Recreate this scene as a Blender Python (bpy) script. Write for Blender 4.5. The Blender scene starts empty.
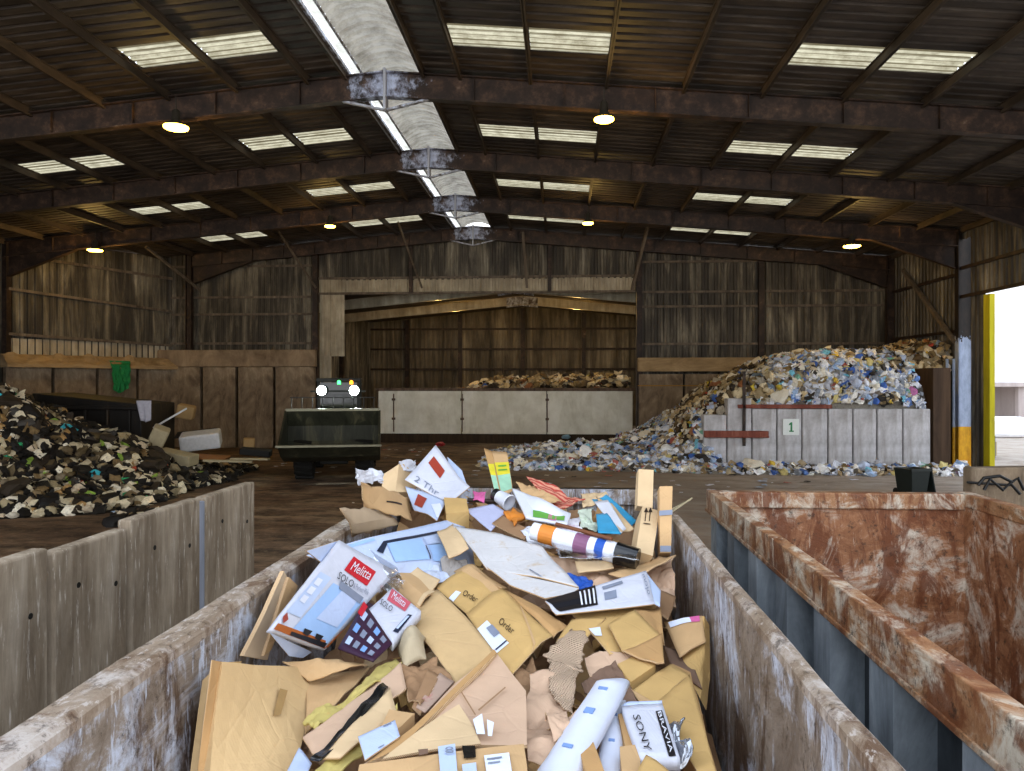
import bpy, bmesh, math, random
from mathutils import Vector, Matrix, noise
random.seed(7)
scene = bpy.context.scene
C = scene.collection
R = random.Random(11)

# ---------------------------------------------------------------- camera model (used to read positions off the photo)
F, V0, H = 750.0, 382.5, 3.2
TH = math.atan(50/750); cT, sT = math.cos(TH), math.sin(TH)
def P(u, v, zc):
    xc = (u-512)/F*zc
    return Vector((xc*cT-zc*sT, xc*sT+zc*cT, H-(v-V0)/F*zc))
def atY(u, v, Y): return P(u, v, Y/((u-512)/F*sT+cT))
def atZ(u, v, z=0.0): return P(u, v, (H-z)*F/(v-V0))
def proj(p):
    xc = p[0]*cT+p[1]*sT; zc = p[1]*cT-p[0]*sT
    return 512+F*xc/zc, V0-F*(p[2]-H)/zc
cam_pos = Vector((0, 0, H))

# ---------------------------------------------------------------- materials
def lin(c):
    if isinstance(c, str):
        c = [int(c[i:i+2], 16)/255 for i in (0, 2, 4)]
    return [((x+0.055)/1.055)**2.4 if x > 0.04045 else x/12.92 for x in c]
MATS = {}
class NT:
    def __init__(s, name):
        s.m = bpy.data.materials.new(name); s.m.use_nodes = True
        s.t = s.m.node_tree; s.b = s.t.nodes['Principled BSDF']; s.out = s.t.nodes['Material Output']
    def n(s, typ, **kw):
        x = s.t.nodes.new(typ)
        for k, v in kw.items():
            if k in x.inputs.keys(): x.inputs[k].default_value = v
            else: setattr(x, k, v)
        return x
    def l(s, a, b): s.t.links.new(a, b)
    def coord(s, scale=(1, 1, 1), kind='Object', rot=(0, 0, 0)):
        tc = s.n('ShaderNodeTexCoord'); mp = s.n('ShaderNodeMapping')
        mp.inputs['Scale'].default_value = scale; mp.inputs['Rotation'].default_value = rot
        s.l(tc.outputs[kind], mp.inputs['Vector']); return mp.outputs['Vector']
    def noise(s, vec, scale, detail=6, rough=0.6, dist=0.0):
        x = s.n('ShaderNodeTexNoise', Scale=scale, Detail=detail, Roughness=rough, Distortion=dist)
        s.l(vec, x.inputs['Vector']); return x.outputs['Fac']
    def ramp(s, fac, stops):
        x = s.n('ShaderNodeValToRGB'); e = x.color_ramp.elements
        while len(e) < len(stops): e.new(0.5)
        for i, (p, c) in enumerate(stops):
            e[i].position = p; c = lin(c) if not isinstance(c, (int, float)) else [c]*3
            e[i].color = (*c[:3], 1)
        s.l(fac, x.inputs['Fac']); return x.outputs['Color']
    def mix(s, fac, a, b, mode='MIX'):
        x = s.n('ShaderNodeMix', data_type='RGBA', blend_type=mode)
        for v, i in ((fac, 0), (a, 6), (b, 7)):
            if isinstance(v, (int, float)): x.inputs[i].default_value = v
            elif isinstance(v, (list, tuple, str)): x.inputs[i].default_value = (*lin(v), 1)
            else: s.l(v, x.inputs[i])
        return x.outputs[2]
    def bump(s, h, strength=0.3, dist=0.02):
        x = s.n('ShaderNodeBump', Strength=strength, Distance=dist); s.l(h, x.inputs['Height'])
        s.l(x.outputs['Normal'], s.b.inputs['Normal'])
    def base(s, col, rough=0.7, metal=0.0, spec=0.3):
        if isinstance(col, (str, list, tuple)): s.b.inputs['Base Color'].default_value = (*lin(col), 1)
        else: s.l(col, s.b.inputs['Base Color'])
        s.b.inputs['Roughness'].default_value = rough; s.b.inputs['Metallic'].default_value = metal
        s.b.inputs['Specular IOR Level'].default_value = spec

def plain(name, col, rough=0.6, metal=0.0, var=0.12, spec=0.3):
    if name in MATS: return MATS[name]
    t = NT(name); f = t.noise(t.coord(), 9, 5)
    dark = [x*(1-var*2) for x in ([int(col[i:i+2], 16)/255 for i in (0, 2, 4)])]
    t.base(t.mix(f, dark, col), rough, metal, spec); t.bump(f, 0.08)
    MATS[name] = t.m; return t.m

def card(name, col, var=0.13, ribs=0.0, rough=0.78, scuff=None):
    """corrugated board: mottled colour, faint flute lines, rubbed patches"""
    if name in MATS: return MATS[name]
    t = NT(name); v = t.coord()
    c = [int(col[i:i+2], 16)/255 for i in (0, 2, 4)]
    f = t.noise(v, 3.5, 7, 0.62); g = t.noise(v, 28, 4, 0.6)
    x = t.mix(f, [q*(1-var*1.6) for q in c], [min(1, q*(1+var*0.5)) for q in c])
    x = t.mix(t.ramp(g, [(0.35, 0.0), (0.75, 0.35)]), x, [q*0.86 for q in c])
    if scuff: x = t.mix(t.ramp(t.noise(v, 7, 8, 0.7), [(0.56, 0.0), (0.66, 0.8)]), x, scuff)
    t.base(x, rough, 0, 0.2)
    w = t.n('ShaderNodeTexWave', Scale=26.0, Distortion=0.15, Detail=1.0); w.bands_direction = 'X'
    t.l(v, w.inputs['Vector'])
    v2 = t.n('ShaderNodeTexVoronoi', Scale=4.0, feature='DISTANCE_TO_EDGE'); nzv = t.n('ShaderNodeTexNoise', Scale=4.0, Detail=3.0); t.l(v, nzv.inputs['Vector'])
    mv = t.mix(.04, v, nzv.outputs['Color']); t.l(mv, v2.inputs['Vector'])
    cr = t.ramp(v2.outputs['Distance'], [(0.0, 0.0), (0.035, 1.0)])
    if ribs: h = t.mix(0.25, w.outputs['Fac'], f); t.bump(h, ribs, 0.012)
    else:
        h = t.mix(0.02, t.mix(.12, f, cr), w.outputs['Fac']); t.bump(h, 0.4, 0.03)
    MATS[name] = t.m; return t.m

def streaky(name, stops, scale=(1, 1, .12), ns=3.0, rough=0.75, metal=0.0, bump=0.25, scratch=None, zgrad=None, ns2=None, spec=0.3, dirt=None):
    """layered stains running down a wall; scratch = colour of fine scrapes; zgrad = (z0, z1, colour, amount) dirt by height"""
    if name in MATS: return MATS[name]
    t = NT(name)
    f = t.noise(t.coord(scale), ns, 8, 0.68, 0.6)
    x = t.ramp(f, stops)
    if ns2:
        g = t.noise(t.coord((1, 1, 1)), ns2, 7, 0.65); x = t.mix(t.ramp(g, [(0.3, 0.55), (0.62, 0.0)]), x, dirt or '1c140d')
    if zgrad:
        z0, z1, col, amt = zgrad
        tc = t.n('ShaderNodeTexCoord'); sp = t.n('ShaderNodeSeparateXYZ'); t.l(tc.outputs['Object'], sp.inputs[0])
        nz = t.noise(t.coord((.6, .6, .15)), 2.0, 6, 0.65)
        ad = t.n('ShaderNodeMath', operation='MULTIPLY_ADD'); t.l(nz, ad.inputs[0]); ad.inputs[1].default_value = (z1-z0)*1.4; t.l(sp.outputs['Z'], ad.inputs[2])
        mr = t.n('ShaderNodeMapRange'); t.l(ad.outputs[0], mr.inputs[0]); k = (z1-z0)*0.7
        mr.inputs[1].default_value = z0+k; mr.inputs[2].default_value = z1+k; mr.inputs[3].default_value = 0; mr.inputs[4].default_value = amt
        x = t.mix(mr.outputs[0], x, col)
    if scratch:
        s1 = t.noise(t.coord((3, 3, .35), rot=(0.5, 0.3, 0.2)), 9, 6, 0.7)
        x = t.mix(t.ramp(s1, [(0.58, 0.0), (0.68, 0.85)]), x, scratch)
    t.base(x, rough, metal, spec); t.bump(f, bump, 0.03)
    MATS[name] = t.m; return t.m

def emit(name, col, strength):
    if name in MATS: return MATS[name]
    t = NT(name); t.base(col); t.b.inputs['Emission Color'].default_value = (*lin(col), 1); t.b.inputs['Emission Strength'].default_value = strength
    MATS[name] = t.m; return t.m
def translucent(name, col, mixdiff=0.15, dirt='6a6048', ns=6.0, amount=0.6, lines=False):
    if name in MATS: return MATS[name]
    t = NT(name); f = t.noise(t.coord((1, 1, 1)), ns, 6, 0.7)
    x = t.mix(t.ramp(f, [(0.42, 0.0), (0.75, amount)]), col, dirt)
    if lines:
        w = t.n('ShaderNodeTexWave', Scale=1.45, Distortion=.6, Detail=2.0); w.bands_direction = 'Y'; t.l(t.coord(), w.inputs['Vector']); x = t.mix(t.ramp(w.outputs['Fac'], [(.1, .85), (.5, 0.0)]), x, '4a3f28')  # rib shading painted as dark bands into the sheet colour
    tr = t.n('ShaderNodeBsdfTranslucent'); df = t.n('ShaderNodeBsdfDiffuse'); mx = t.n('ShaderNodeMixShader'); mx.inputs[0].default_value = mixdiff
    t.l(x, tr.inputs[0]); t.l(x, df.inputs[0]); t.l(tr.outputs[0], mx.inputs[1]); t.l(df.outputs[0], mx.inputs[2]); t.l(mx.outputs[0], t.out.inputs[0])
    MATS[name] = t.m; return t.m
def glossy_film(name, alpha=0.25):
    if name in MATS: return MATS[name]
    t = NT(name); tr = t.n('ShaderNodeBsdfTransparent'); gl = t.n('ShaderNodeBsdfGlossy', Roughness=0.16); mx = t.n('ShaderNodeMixShader'); mx.inputs[0].default_value = alpha
    gl.inputs['Color'].default_value = (0.95, 0.97, 1, 1)
    t.l(tr.outputs[0], mx.inputs[1]); t.l(gl.outputs[0], mx.inputs[2]); t.l(mx.outputs[0], t.out.inputs[0])
    MATS[name] = t.m; return t.m
def attr_mat(name, rough=0.7, spec=0.25):
    if name in MATS: return MATS[name]
    t = NT(name); a = t.n('ShaderNodeAttribute'); a.attribute_name = 'tint'
    f = t.noise(t.coord(), 14, 4); x = t.mix(t.ramp(f, [(0.3, 0.4), (0.55, 0.0)]), a.outputs['Color'], '2a2018')
    t.base(x, rough, 0, spec); MATS[name] = t.m; return t.m

# ---------------------------------------------------------------- object helpers
def tag(o, label=None, cat=None, group=None, kind=None):
    if label: o['label'] = label
    if cat: o['category'] = cat
    if group: o['group'] = group
    if kind: o['kind'] = kind
    return o
def empty(name, loc=(0, 0, 0), rz=0.0, label=None, cat=None, group=None, kind=None):
    o = bpy.data.objects.new(name, None); C.objects.link(o); o.empty_display_size = 0.2
    o.location = loc; o.rotation_euler = (0, 0, rz); return tag(o, label, cat, group, kind)
def copy_tree(o, parent=None):
    c = o.copy(); C.objects.link(c)
    if parent is not None: c.parent = parent; c.matrix_parent_inverse = o.matrix_parent_inverse.copy()
    for ch in list(o.children): copy_tree(ch, c)
    return c
class MB:
    def __init__(s): s.v, s.f, s.tint = [], [], []
    def add(s, vs, fs, tint=None):
        o = len(s.v); s.v.extend([tuple(x) for x in vs]); s.f.extend([tuple(i+o for i in q) for q in fs])
        if tint is not None: s.tint.extend([tint]*len(fs))
        return s
    def box(s, x0, x1, y0, y1, z0, z1):
        return s.add([(x0,y0,z0),(x1,y0,z0),(x1,y1,z0),(x0,y1,z0),(x0,y0,z1),(x1,y0,z1),(x1,y1,z1),(x0,y1,z1)],
                     [(0,3,2,1),(4,5,6,7),(0,1,5,4),(1,2,6,5),(2,3,7,6),(3,0,4,7)])
    def bar(s, a, b, w, h, up=(0, 0, 1)):
        a, b = Vector(a), Vector(b); d = (b-a).normalized(); up = Vector(up)
        if abs(d.dot(up)) > 0.98: up = Vector((0, 1, 0))
        x = d.cross(up).normalized()*w/2; y = x.cross(d).normalized()*h/2
        vs = [p+sx*x+sy*y for p in (a, b) for sx, sy in ((-1,-1),(1,-1),(1,1),(-1,1))]
        return s.add(vs, [(0,1,2,3),(7,6,5,4),(0,4,5,1),(1,5,6,2),(2,6,7,3),(3,7,4,0)])
    def ibeam(s, a, b, d, w, t=0.03, up=(0, 0, 1)):
        """I section: depth d hangs below the a-b line"""
        a, b, up = Vector(a), Vector(b), Vector(up)
        s.bar(a-up*t/2, b-up*t/2, w, t, up); s.bar(a-up*(d-t/2), b-up*(d-t/2), w, t, up); s.bar(a-up*d/2, b-up*d/2, t*.7, d-2*t, up); return s
    def tube(s, pts, r, seg=10, caps=True, r2=None):
        pts = [Vector(p) for p in pts]; n = len(pts); vs = []
        for i, p in enumerate(pts):
            d = (pts[min(i+1, n-1)]-pts[max(i-1, 0)]).normalized()
            u = d.cross(Vector((0, 0, 1)))
            if u.length < 0.05: u = d.cross(Vector((0, 1, 0)))
            u.normalize(); w = u.cross(d); rr = r if r2 is None else r+(r2-r)*i/(n-1)
            vs += [p+rr*(math.cos(k*2*math.pi/seg)*u+math.sin(k*2*math.pi/seg)*w) for k in range(seg)]
        fs = [(i*seg+k, i*seg+(k+1) % seg, (i+1)*seg+(k+1) % seg, (i+1)*seg+k) for i in range(n-1) for k in range(seg)]
        if caps: fs += [tuple(range(seg))[::-1], tuple((n-1)*seg+k for k in range(seg))]
        return s.add(vs, fs)
    def lathe(s, prof, c=(0, 0, 0), seg=20, axis='z'):
        c = Vector(c); vs = []
        for r, h in prof:
            for k in range(seg):
                a = k*2*math.pi/seg; q = (r*math.cos(a), r*math.sin(a), h)
                if axis == 'x': q = (h, q[0], q[1])
                if axis == 'y': q = (q[0], h, q[1])
                vs.append(c+Vector(q))
        n = len(prof)
        return s.add(vs, [(i*seg+k, i*seg+(k+1) % seg, (i+1)*seg+(k+1) % seg, (i+1)*seg+k) for i in range(n-1) for k in range(seg)])
    def prism(s, poly, ax, d0, d1):
        """poly in the plane across axis ax ('x': (y,z), 'y': (x,z), 'z': (x,y)) from d0 to d1"""
        def q(p, d): return {'x': (d, p[0], p[1]), 'y': (p[0], d, p[1]), 'z': (p[0], p[1], d)}[ax]
        n = len(poly); vs = [q(p, d0) for p in poly]+[q(p, d1) for p in poly]
        return s.add(vs, [tuple(range(n))[::-1], tuple(range(n, 2*n))]+[(i, (i+1) % n, n+(i+1) % n, n+i) for i in range(n)])
    def build(s, name, mat, parent=None, smooth=False, bevel=0.0, loc=None, solid=0.0):
        me = bpy.data.meshes.new(name)
        o = bpy.data.objects.new(name, me); C.objects.link(o)
        if loc is None: me.from_pydata(s.v, [], s.f)
        else: me.from_pydata([(x-loc[0], y-loc[1], z-loc[2]) for x, y, z in s.v], [], s.f); o.location = loc
        if s.tint:
            at = me.color_attributes.new('tint', 'FLOAT_COLOR', 'CORNER'); data = []
            for p, tnt in zip(me.polygons, s.tint): data += [*tnt, 1.0]*p.loop_total
            at.data.foreach_set('color', data)
        me.materials.append(mat)
        bm = bmesh.new(); bm.from_mesh(me); bmesh.ops.recalc_face_normals(bm, faces=bm.faces); bm.to_mesh(me); bm.free()
        if smooth: me.polygons.foreach_set('use_smooth', [True]*len(me.polygons))
        if solid:
            md = o.modifiers.new('thickness', 'SOLIDIFY'); md.thickness = solid; md.offset = 0
        if bevel:
            md = o.modifiers.new('edge', 'BEVEL'); md.width = bevel; md.segments = 2; md.limit_method = 'ANGLE'
        if parent is not None: o.parent = parent
        return o
def fbm(p, sc, oct=4):
    return noise.fractal(Vector(p)*sc, 0.9, 2.0, oct, noise_basis='PERLIN_ORIGINAL')
def ridge(p, sc):
    return abs(noise.noise(Vector(p)*sc))*2-0.5
SKY, EXPO, SKYL = 1.6, 0.85, "b3a98c"
# ================================================================= THE BUILDING
XR, ZR, SL = -4.28, 10.75, 0.087
def rz(x): return ZR-SL*abs(x-XR)
XL, XE = -23.5, 15.45
M_roof = streaky('sooty roof sheet', [(0.28, '211b16'), (0.5, '463c33'), (0.72, '6e6254')], scale=(.25, 1, 1), ns=2.2, rough=0.6, bump=0.1, ns2=0.5, dirt='120d09')
M_steel = streaky('rusty sooty steel', [(0.3, '120d0a'), (0.5, '2c2019'), (0.66, '4a382b'), (0.78, '8a7a68')], scale=(.6, .6, .6), ns=3.5, rough=0.6, bump=0.2)
M_purlin = streaky('dusty brightened purlin steel', [(0.3, '1e1812'), (0.7, '5a4c3d')], scale=(1, .3, 1), ns=2.5, rough=0.6, bump=0.1)  # dust, plus a tone lifted for light caught on the sides
M_peel = streaky('peeling pale paint on steel', [(0.4, '4a3d33'), (0.5, '8f8d90'), (0.62, 'c3cbdb')], scale=(1, 1, .7), ns=3.5, rough=0.6, bump=0.25)
M_sky = translucent('fibreglass rooflight', SKYL, 0.15, '5d5238', 3.0, 0.8, lines=True)
M_added_rooflight = translucent('added annexe rooflight', 'f2eee0', 0.1, '8d8268', 3.0, 0.3)
M_brace = streaky('brightened brace steel', [(.3, '3d342b'), (.6, '6f6355'), (.8, '958a7a')], ns=3)  # paler than the frames: light caught by the braces put into the colour
M_slot = translucent('ridge rooflight', 'c9c5b8', 0.15, '6d6248', 3.0, 0.6)
M_cap = translucent('dusty white ridge sheet', 'b9b2a4', 0.6, '5d5648', 2.0, 0.8)
M_wall = streaky('sooty corrugated wall', [(0.25, '1d1a15'), (0.48, '494339'), (0.62, '857d6c'), (0.76, 'c2bba8')], scale=(1, 1, .13), ns=1.7, rough=0.6, bump=0.08, ns2=0.45, dirt='120d09')
M_wallpale = streaky('cream corrugated sheet', [(0.25, '7e7461'), (0.5, 'b3a78f'), (0.8, 'd6ccb5')], scale=(1, 1, .15), ns=2.2, rough=0.6, bump=0.08, ns2=0.8, dirt='5e523f')

def corrugate(mb, a, b, z0, z1, pitch=0.3, depth=0.06, nrm=None):
    """vertical ribs on the wall from a to b (xy), z0, z1 numbers or functions of fraction"""
    a, b = Vector((*a, 0)), Vector((*b, 0)); L = (b-a).length; d = (b-a)/L; n = Vector((-d.y, d.x, 0)) if nrm is None else Vector(nrm)
    prof = [(0, 0), (0.40, 0), (0.52, 1), (0.88, 1)]; pts = []; k = 0
    while k*pitch < L:
        pts += [((k+q)*pitch, h*depth) for q, h in prof if (k+q)*pitch <= L]; k += 1
    pts.append((L, 0)); vs = []
    for s_, h in pts:
        p = a+d*s_+n*h; f = s_/L
        vs += [(p.x, p.y, z0(f) if callable(z0) else z0), (p.x, p.y, z1(f) if callable(z1) else z1)]
    mb.add(vs, [(2*i, 2*i+2, 2*i+3, 2*i+1) for i in range(len(pts)-1)]); return mb

def roof_strip(mb, x0, x1, y0, y1, dz, pitch=0.333, depth=0.05, zf=None):
    zf = zf or rz
    prof = [(0, 0), (0.62, 0), (0.72, 1), (0.9, 1)]; ys = []; k = math.floor(y0/pitch)
    ys.append((y0, 0))
    while k*pitch < y1:
        ys += [((k+q)*pitch, h*depth) for q, h in prof if y0 < (k+q)*pitch < y1]; k += 1
    ys.append((y1, 0)); vs = []
    for y, h in ys: vs += [(x0, y, zf(x0)+dz+h), (x1, y, zf(x1)+dz+h)]
    mb.add(vs, [(2*i, 2*i+1, 2*i+3, 2*i+2) for i in range(len(ys)-1)])

Y0R, Y1R = 4.5, 36.7  # unseen roof front carried forward to cut sky light on the containers
DZ = 0.13
purl_r = [-3.35, -2.5+0.05, -0.75, 1.05, 2.86, 4.68, 6.53, 8.34, 10.1, 11.9, 13.7, 15.3]
purl_l = [-5.25, -6.2, -7.98, -9.72, -11.4, -13.3, -14.85, -16.5, -18.2, -19.9, -21.6, -23.3]
sky_x = [(-2.42, 1.02, -0.72), (4.72, 8.3, 6.55), (-9.6, -6.28, -7.98), (-16.6, -13.5, -14.9)]
sky_y = [(15.55, 16.6), (21.7, 22.75), (27.6, 28.6), (33.2, 34.25)]
cols = [(XL-.15, -16.6), (-16.6, -13.5), (-13.5, -9.6), (-9.6, -6.28), (-6.28, -5.2), (-3.38, -2.42), (-2.42, 1.02), (1.02, 4.72), (4.72, 8.3), (8.3, XE+.1)]
mb = MB()
for x0, x1 in cols:
    if any(abs(x0-s[0]) < .01 for s in sky_x):
        y = Y0R
        for a, b in sky_y: roof_strip(mb, x0, x1, y, a, DZ); y = b
        roof_strip(mb, x0, x1, y, Y1R, DZ)
    else: roof_strip(mb, x0, x1, Y0R, Y1R, DZ)
ceiling = mb.build('ceiling', M_roof); tag(ceiling, kind='structure')
for x in purl_r+purl_l:
    z = rz(x); m = MB(); m.box(x-.04, x+.04, Y0R, Y1R, z-.1, z-.075); m.box(x-.01, x+.01, Y0R, Y1R, z-.1, z+.12); m.box(x-.04, x+.04, Y0R, Y1R, z+.105, z+.125)
    m.build('purlin', M_purlin, ceiling)
for xa, xb, xm in sky_x:
    for a, b in sky_y:
        for p, q in ((xa, xm-.03), (xm+.03, xb)):
            m = MB(); roof_strip(m, p, q, a, b, DZ, pitch=0.26, depth=0.04); m.build('rooflight_panel', M_sky, ceiling)
        m = MB(); roof_strip(m, xm-.03, xm+.03, a, b, DZ); m.build('rooflight_joint', M_roof, ceiling)
# raised ridge cap: pale arch, a bright slot along its left side
def capz(x): return rz(-3.38)+0.28*math.sin(max(0, min(1, (x+4.9)/1.52))*math.pi)**.8 if True else 0
m = MB()
xs = [-4.9+1.52*i/6 for i in range(7)]
for a, b in zip(xs, xs[1:]): roof_strip(m, a, b, Y0R, Y1R, DZ, pitch=0.3, depth=0.07, zf=capz)
m.build('ridge_cap', M_cap, ceiling)
m = MB(); roof_strip(m, -5.12, -4.9, Y0R, Y1R, DZ, pitch=.5, depth=0.01, zf=lambda x: rz(-3.38)); m.build('ridge_rooflight', M_slot, ceiling)
m = MB(); m.bar((-5.2, Y0R, rz(-5.2)+.1), (-5.2, Y1R, rz(-5.2)+.1), .06, .1); m.bar((-4.9, Y0R, rz(-5)+.1), (-4.9, Y1R, rz(-5)+.1), .03, .06); m.build('ridge_rail', M_peel, ceiling)

# --- portal frames
flabels = ['sooty steel roof frame closest above the open containers, two lamps hanging off it',
           'second steel roof frame from the containers, pale peeling paint at its peak',
           'third steel roof frame, its column painted blue and yellow beside the big opening',
           'last rusty steel roof frame standing against the back wall of the main shed']
def add_frame(Y, i):
    t = empty('roof_frame', (XR, Y, 0), label=flabels[i], cat='roof frame', group='steel roof frames of the shed')
    t_in = t
    def bl(m, name, mat, **k):
        return m.build(name, mat, t_in, loc=None, **k)
    def loc(v): return (v[0]-XR, v[1]-Y, v[2])
    for side, xe in ((-1, -23.3 if i < 3 else -18.3), (1, 15.2)):
        m = MB(); a, b = (0, 0, ZR), loc((xe, Y, rz(xe)))
        m.ibeam(a, b, 0.62, 0.24)
        for k in range(1, 9):       # web stiffeners
            p = Vector(a).lerp(Vector(b), k/9); m.box(p.x-.008, p.x+.008, -.11, .11, p.z-.6, p.z-.03)
        bl(m, 'rafter', M_raft)
        m = MB(); xc = xe+side*(.3 if (side == 1 and i == 2) else .12)-XR; zt = rz(xe)-.02
        cw = .3 if (side == 1 and i == 2) else (.13 if (side == -1 and i == 3) else .24)
        for s in (-1, 1): m.box(xc+s*cw-.015, xc+s*cw+.015, -.14, .14, 0, zt)
        m.box(xc-cw, xc+cw, -.012, .012, 0, zt)
        m.box(xc-.34, xc+.34, -.25, .25, 0, .03)
        bl(m, 'column', M_col if (side == 1 and i == 2) else M_steel)
        m = MB(); x2 = xe-side*3.2-XR; zz = rz(x2+XR)-.6
        m.prism([(xe-side*.1-XR, rz(xe)-1.45), (xe-side*.1-XR, rz(xe)-.6), (x2, zz)] if side > 0 else [(x2, zz), (xe-side*.1-XR, rz(xe)-.6), (xe-side*.1-XR, rz(xe)-1.45)], 'y', -.012, .012)
        m.bar((xe-side*.1-XR, 0, rz(xe)-1.45), (x2, 0, zz), .24, .03); bl(m, 'haunch', M_steel)
    m = MB(); m.box(-.03, .03, -.16, .16, ZR-.95, ZR+.05); bl(m, 'tie_post', M_white_steel)
    for s in (-1, 1):
        m = MB(); m.bar((0, 0, ZR-.93), (s*1.1, 0, ZR-.68), .1, .05); bl(m, 'strut', M_peel if s > 0 else M_white_steel)
    return t
def raft_mat():
    t = NT('sooty rafter with peeled paint at the peak'); v = t.coord((.7, .7, .7)); f = t.noise(v, 3.5, 8, .7)
    x = t.ramp(f, [(0.3, '150f0b'), (0.5, '33251c'), (0.64, '553f30'), (0.76, '8c7a68')])
    sp = t.n('ShaderNodeSeparateXYZ'); t.l(t.coord(), sp.inputs[0]); ab = t.n('ShaderNodeMath', operation='ABSOLUTE'); t.l(sp.outputs['X'], ab.inputs[0])
    g = t.noise(t.coord((1, 1, .8)), 3.2, 8, .72); ad = t.n('ShaderNodeMath', operation='MULTIPLY_ADD'); t.l(ab.outputs[0], ad.inputs[0]); ad.inputs[1].default_value = -.26; t.l(g, ad.inputs[2])
    x = t.mix(t.ramp(ad.outputs[0], [(.30, 0.0), (.5, .9)]), x, t.ramp(g, [(.4, '8d93a8'), (.6, 'c9d2ea')])); t.base(x, .55, 0, .35); t.bump(f, .2, .03); return t.m
M_raft = raft_mat()
M_white_steel = streaky('worn pale steel', [(0.35, '6d6560'), (0.5, 'a9abb4'), (0.7, 'cdd3de')], ns=4, rough=0.6)
# column: sooty above, blue-grey paint below, yellow band at the foot
def col_mat():
    t = NT('painted column'); tc = t.n('ShaderNodeTexCoord'); sp = t.n('ShaderNodeSeparateXYZ'); t.l(tc.outputs['Object'], sp.inputs[0])
    nz = t.noise(t.coord((1, 1, .4)), 5, 6, .7)
    a = t.n('ShaderNodeMath', operation='MULTIPLY_ADD'); t.l(nz, a.inputs[0]); a.inputs[1].default_value = 1.6; t.l(sp.outputs['Z'], a.inputs[2])
    f1 = t.n('ShaderNodeMath', operation='LESS_THAN'); t.l(a.outputs[0], f1.inputs[0]); f1.inputs[1].default_value = 5.7
    f2 = t.n('ShaderNodeMath', operation='LESS_THAN'); t.l(sp.outputs['Z'], f2.inputs[0]); f2.inputs[1].default_value = 1.5
    x = t.mix(f1.outputs[0], t.ramp(nz, [(.35, '0e0a08'), (.65, '2a2019')]), t.ramp(nz, [(.3, '7f8ba0'), (.6, 'a3afc6')]))
    x = t.mix(f2.outputs[0], x, t.ramp(nz, [(.3, 'b07a14'), (.6, 'd9a41f')])); t.base(x, .6); return t.m
M_col = col_mat()
frames = [add_frame(Y, i) for i, Y in enumerate((18, 24, 30, 36))]

# --- diagonal braces hanging about the back
def brace(name, label, pts, r=.045):
    m = MB()
    for a, b in zip(pts, pts[1:]): m.bar(a, b, r*2, r*2)
    o = m.build(name, M_brace); return tag(o, label, 'brace')
brace('diagonal_brace', 'sooty diagonal brace dropping beside the painted column of the opening', [atY(955, 342, 30.1), atY(903, 270, 34.5)], .07)
brace('diagonal_brace', 'thin diagonal brace meeting the post beside the tall opening', [atY(316, 288, 35.6), atY(276, 228, 33.5)], .04)
brace('diagonal_brace', 'thin diagonal brace at the corner of the oblique side wall', [atY(200, 290, 35.6), atY(146, 247, 32)], .05)
brace('hanging_rod', 'steel rod hanging over the opening toward the loader side', [atY(398, 222, 33.5), atY(422, 288, 35.7)], .035)
brace('hanging_rod', 'steel rod hanging over the middle of the opening', [atY(523, 232, 35.6), atY(527, 288, 35.7)], .06)
brace('diagonal_brace', 'sloping brace dropping from the roof beside the far jamb of the opening', [atY(648, 225, 34), atY(632, 290, 35.8)], .06)

# --- floor and outside ground
def floor_mat():
    t = NT('dirty concrete floor'); v = t.coord(); f = t.noise(v, 0.35, 8, .65, .5); g = t.noise(t.coord((.7, 1.25, 1)), 1.3, 9, .74)
    x = t.ramp(f, [(.3, '47362a'), (.5, '755d47'), (.7, '9c866a')])
    x = t.mix(t.ramp(g, [(.42, 0.0), (.6, .8)]), x, '241a12')
    x = t.mix(t.ramp(t.noise(v, 6, 6, .7), [(.55, 0.0), (.75, .5)]), x, '8d7c66')
    sp = t.n('ShaderNodeSeparateXYZ'); t.l(v, sp.inputs[0])       # paler towards the yard side
    ad = t.n('ShaderNodeMath', operation='MULTIPLY_ADD'); t.l(f, ad.inputs[0]); ad.inputs[1].default_value = 9; t.l(sp.outputs['X'], ad.inputs[2])
    mr = t.n('ShaderNodeMapRange'); t.l(ad.outputs[0], mr.inputs[0]); mr.inputs[1].default_value = 0; mr.inputs[2].default_value = 12; mr.inputs[3].default_value = 0; mr.inputs[4].default_value = .75
    x = t.mix(mr.outputs[0], x, t.ramp(g, [(.35, '85796d'), (.6, 'bab0a4')]))
    t.base(x, .85, 0, .15); t.bump(g, .4, .05); return t.m
m = MB(); m.box(-45, 70, -8, 75, -.2, 0); floor = m.build('floor', floor_mat()); tag(floor, kind='structure')

# --- walls
wall_left = MB(); corrugate(wall_left, (XL, Y0R), (XL, 30), 0, lambda f: rz(XL)+.1, nrm=(1, 0, 0)); WL = wall_left.build('wall_left', M_wall); tag(WL, kind='structure')
ax, ay, bx, by = -23.35, 30.0, -19.6, 36.45      # oblique bay
m = MB(); corrugate(m, (ax, ay), (bx, by), 0, lambda f: rz(ax+(bx-ax)*f)+.08); wo = m.build('wall_side', M_wall); tag(wo, kind='structure')
m = MB(); corrugate(m, (ax+.02, ay-.0), (bx, by), 3.7, 5.08); m.build('lower_sheeting', M_wallpale, wo)
for h0, h1 in ((7.15, 6.75), (5.25, 5.05), (8.6, 8.4)):
    m = MB(); m.bar((ax+.1, ay-.05, h0), (bx+.1, by-.05, h1), .08, .12); m.build('wall_rail', M_brace, wo)
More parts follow.
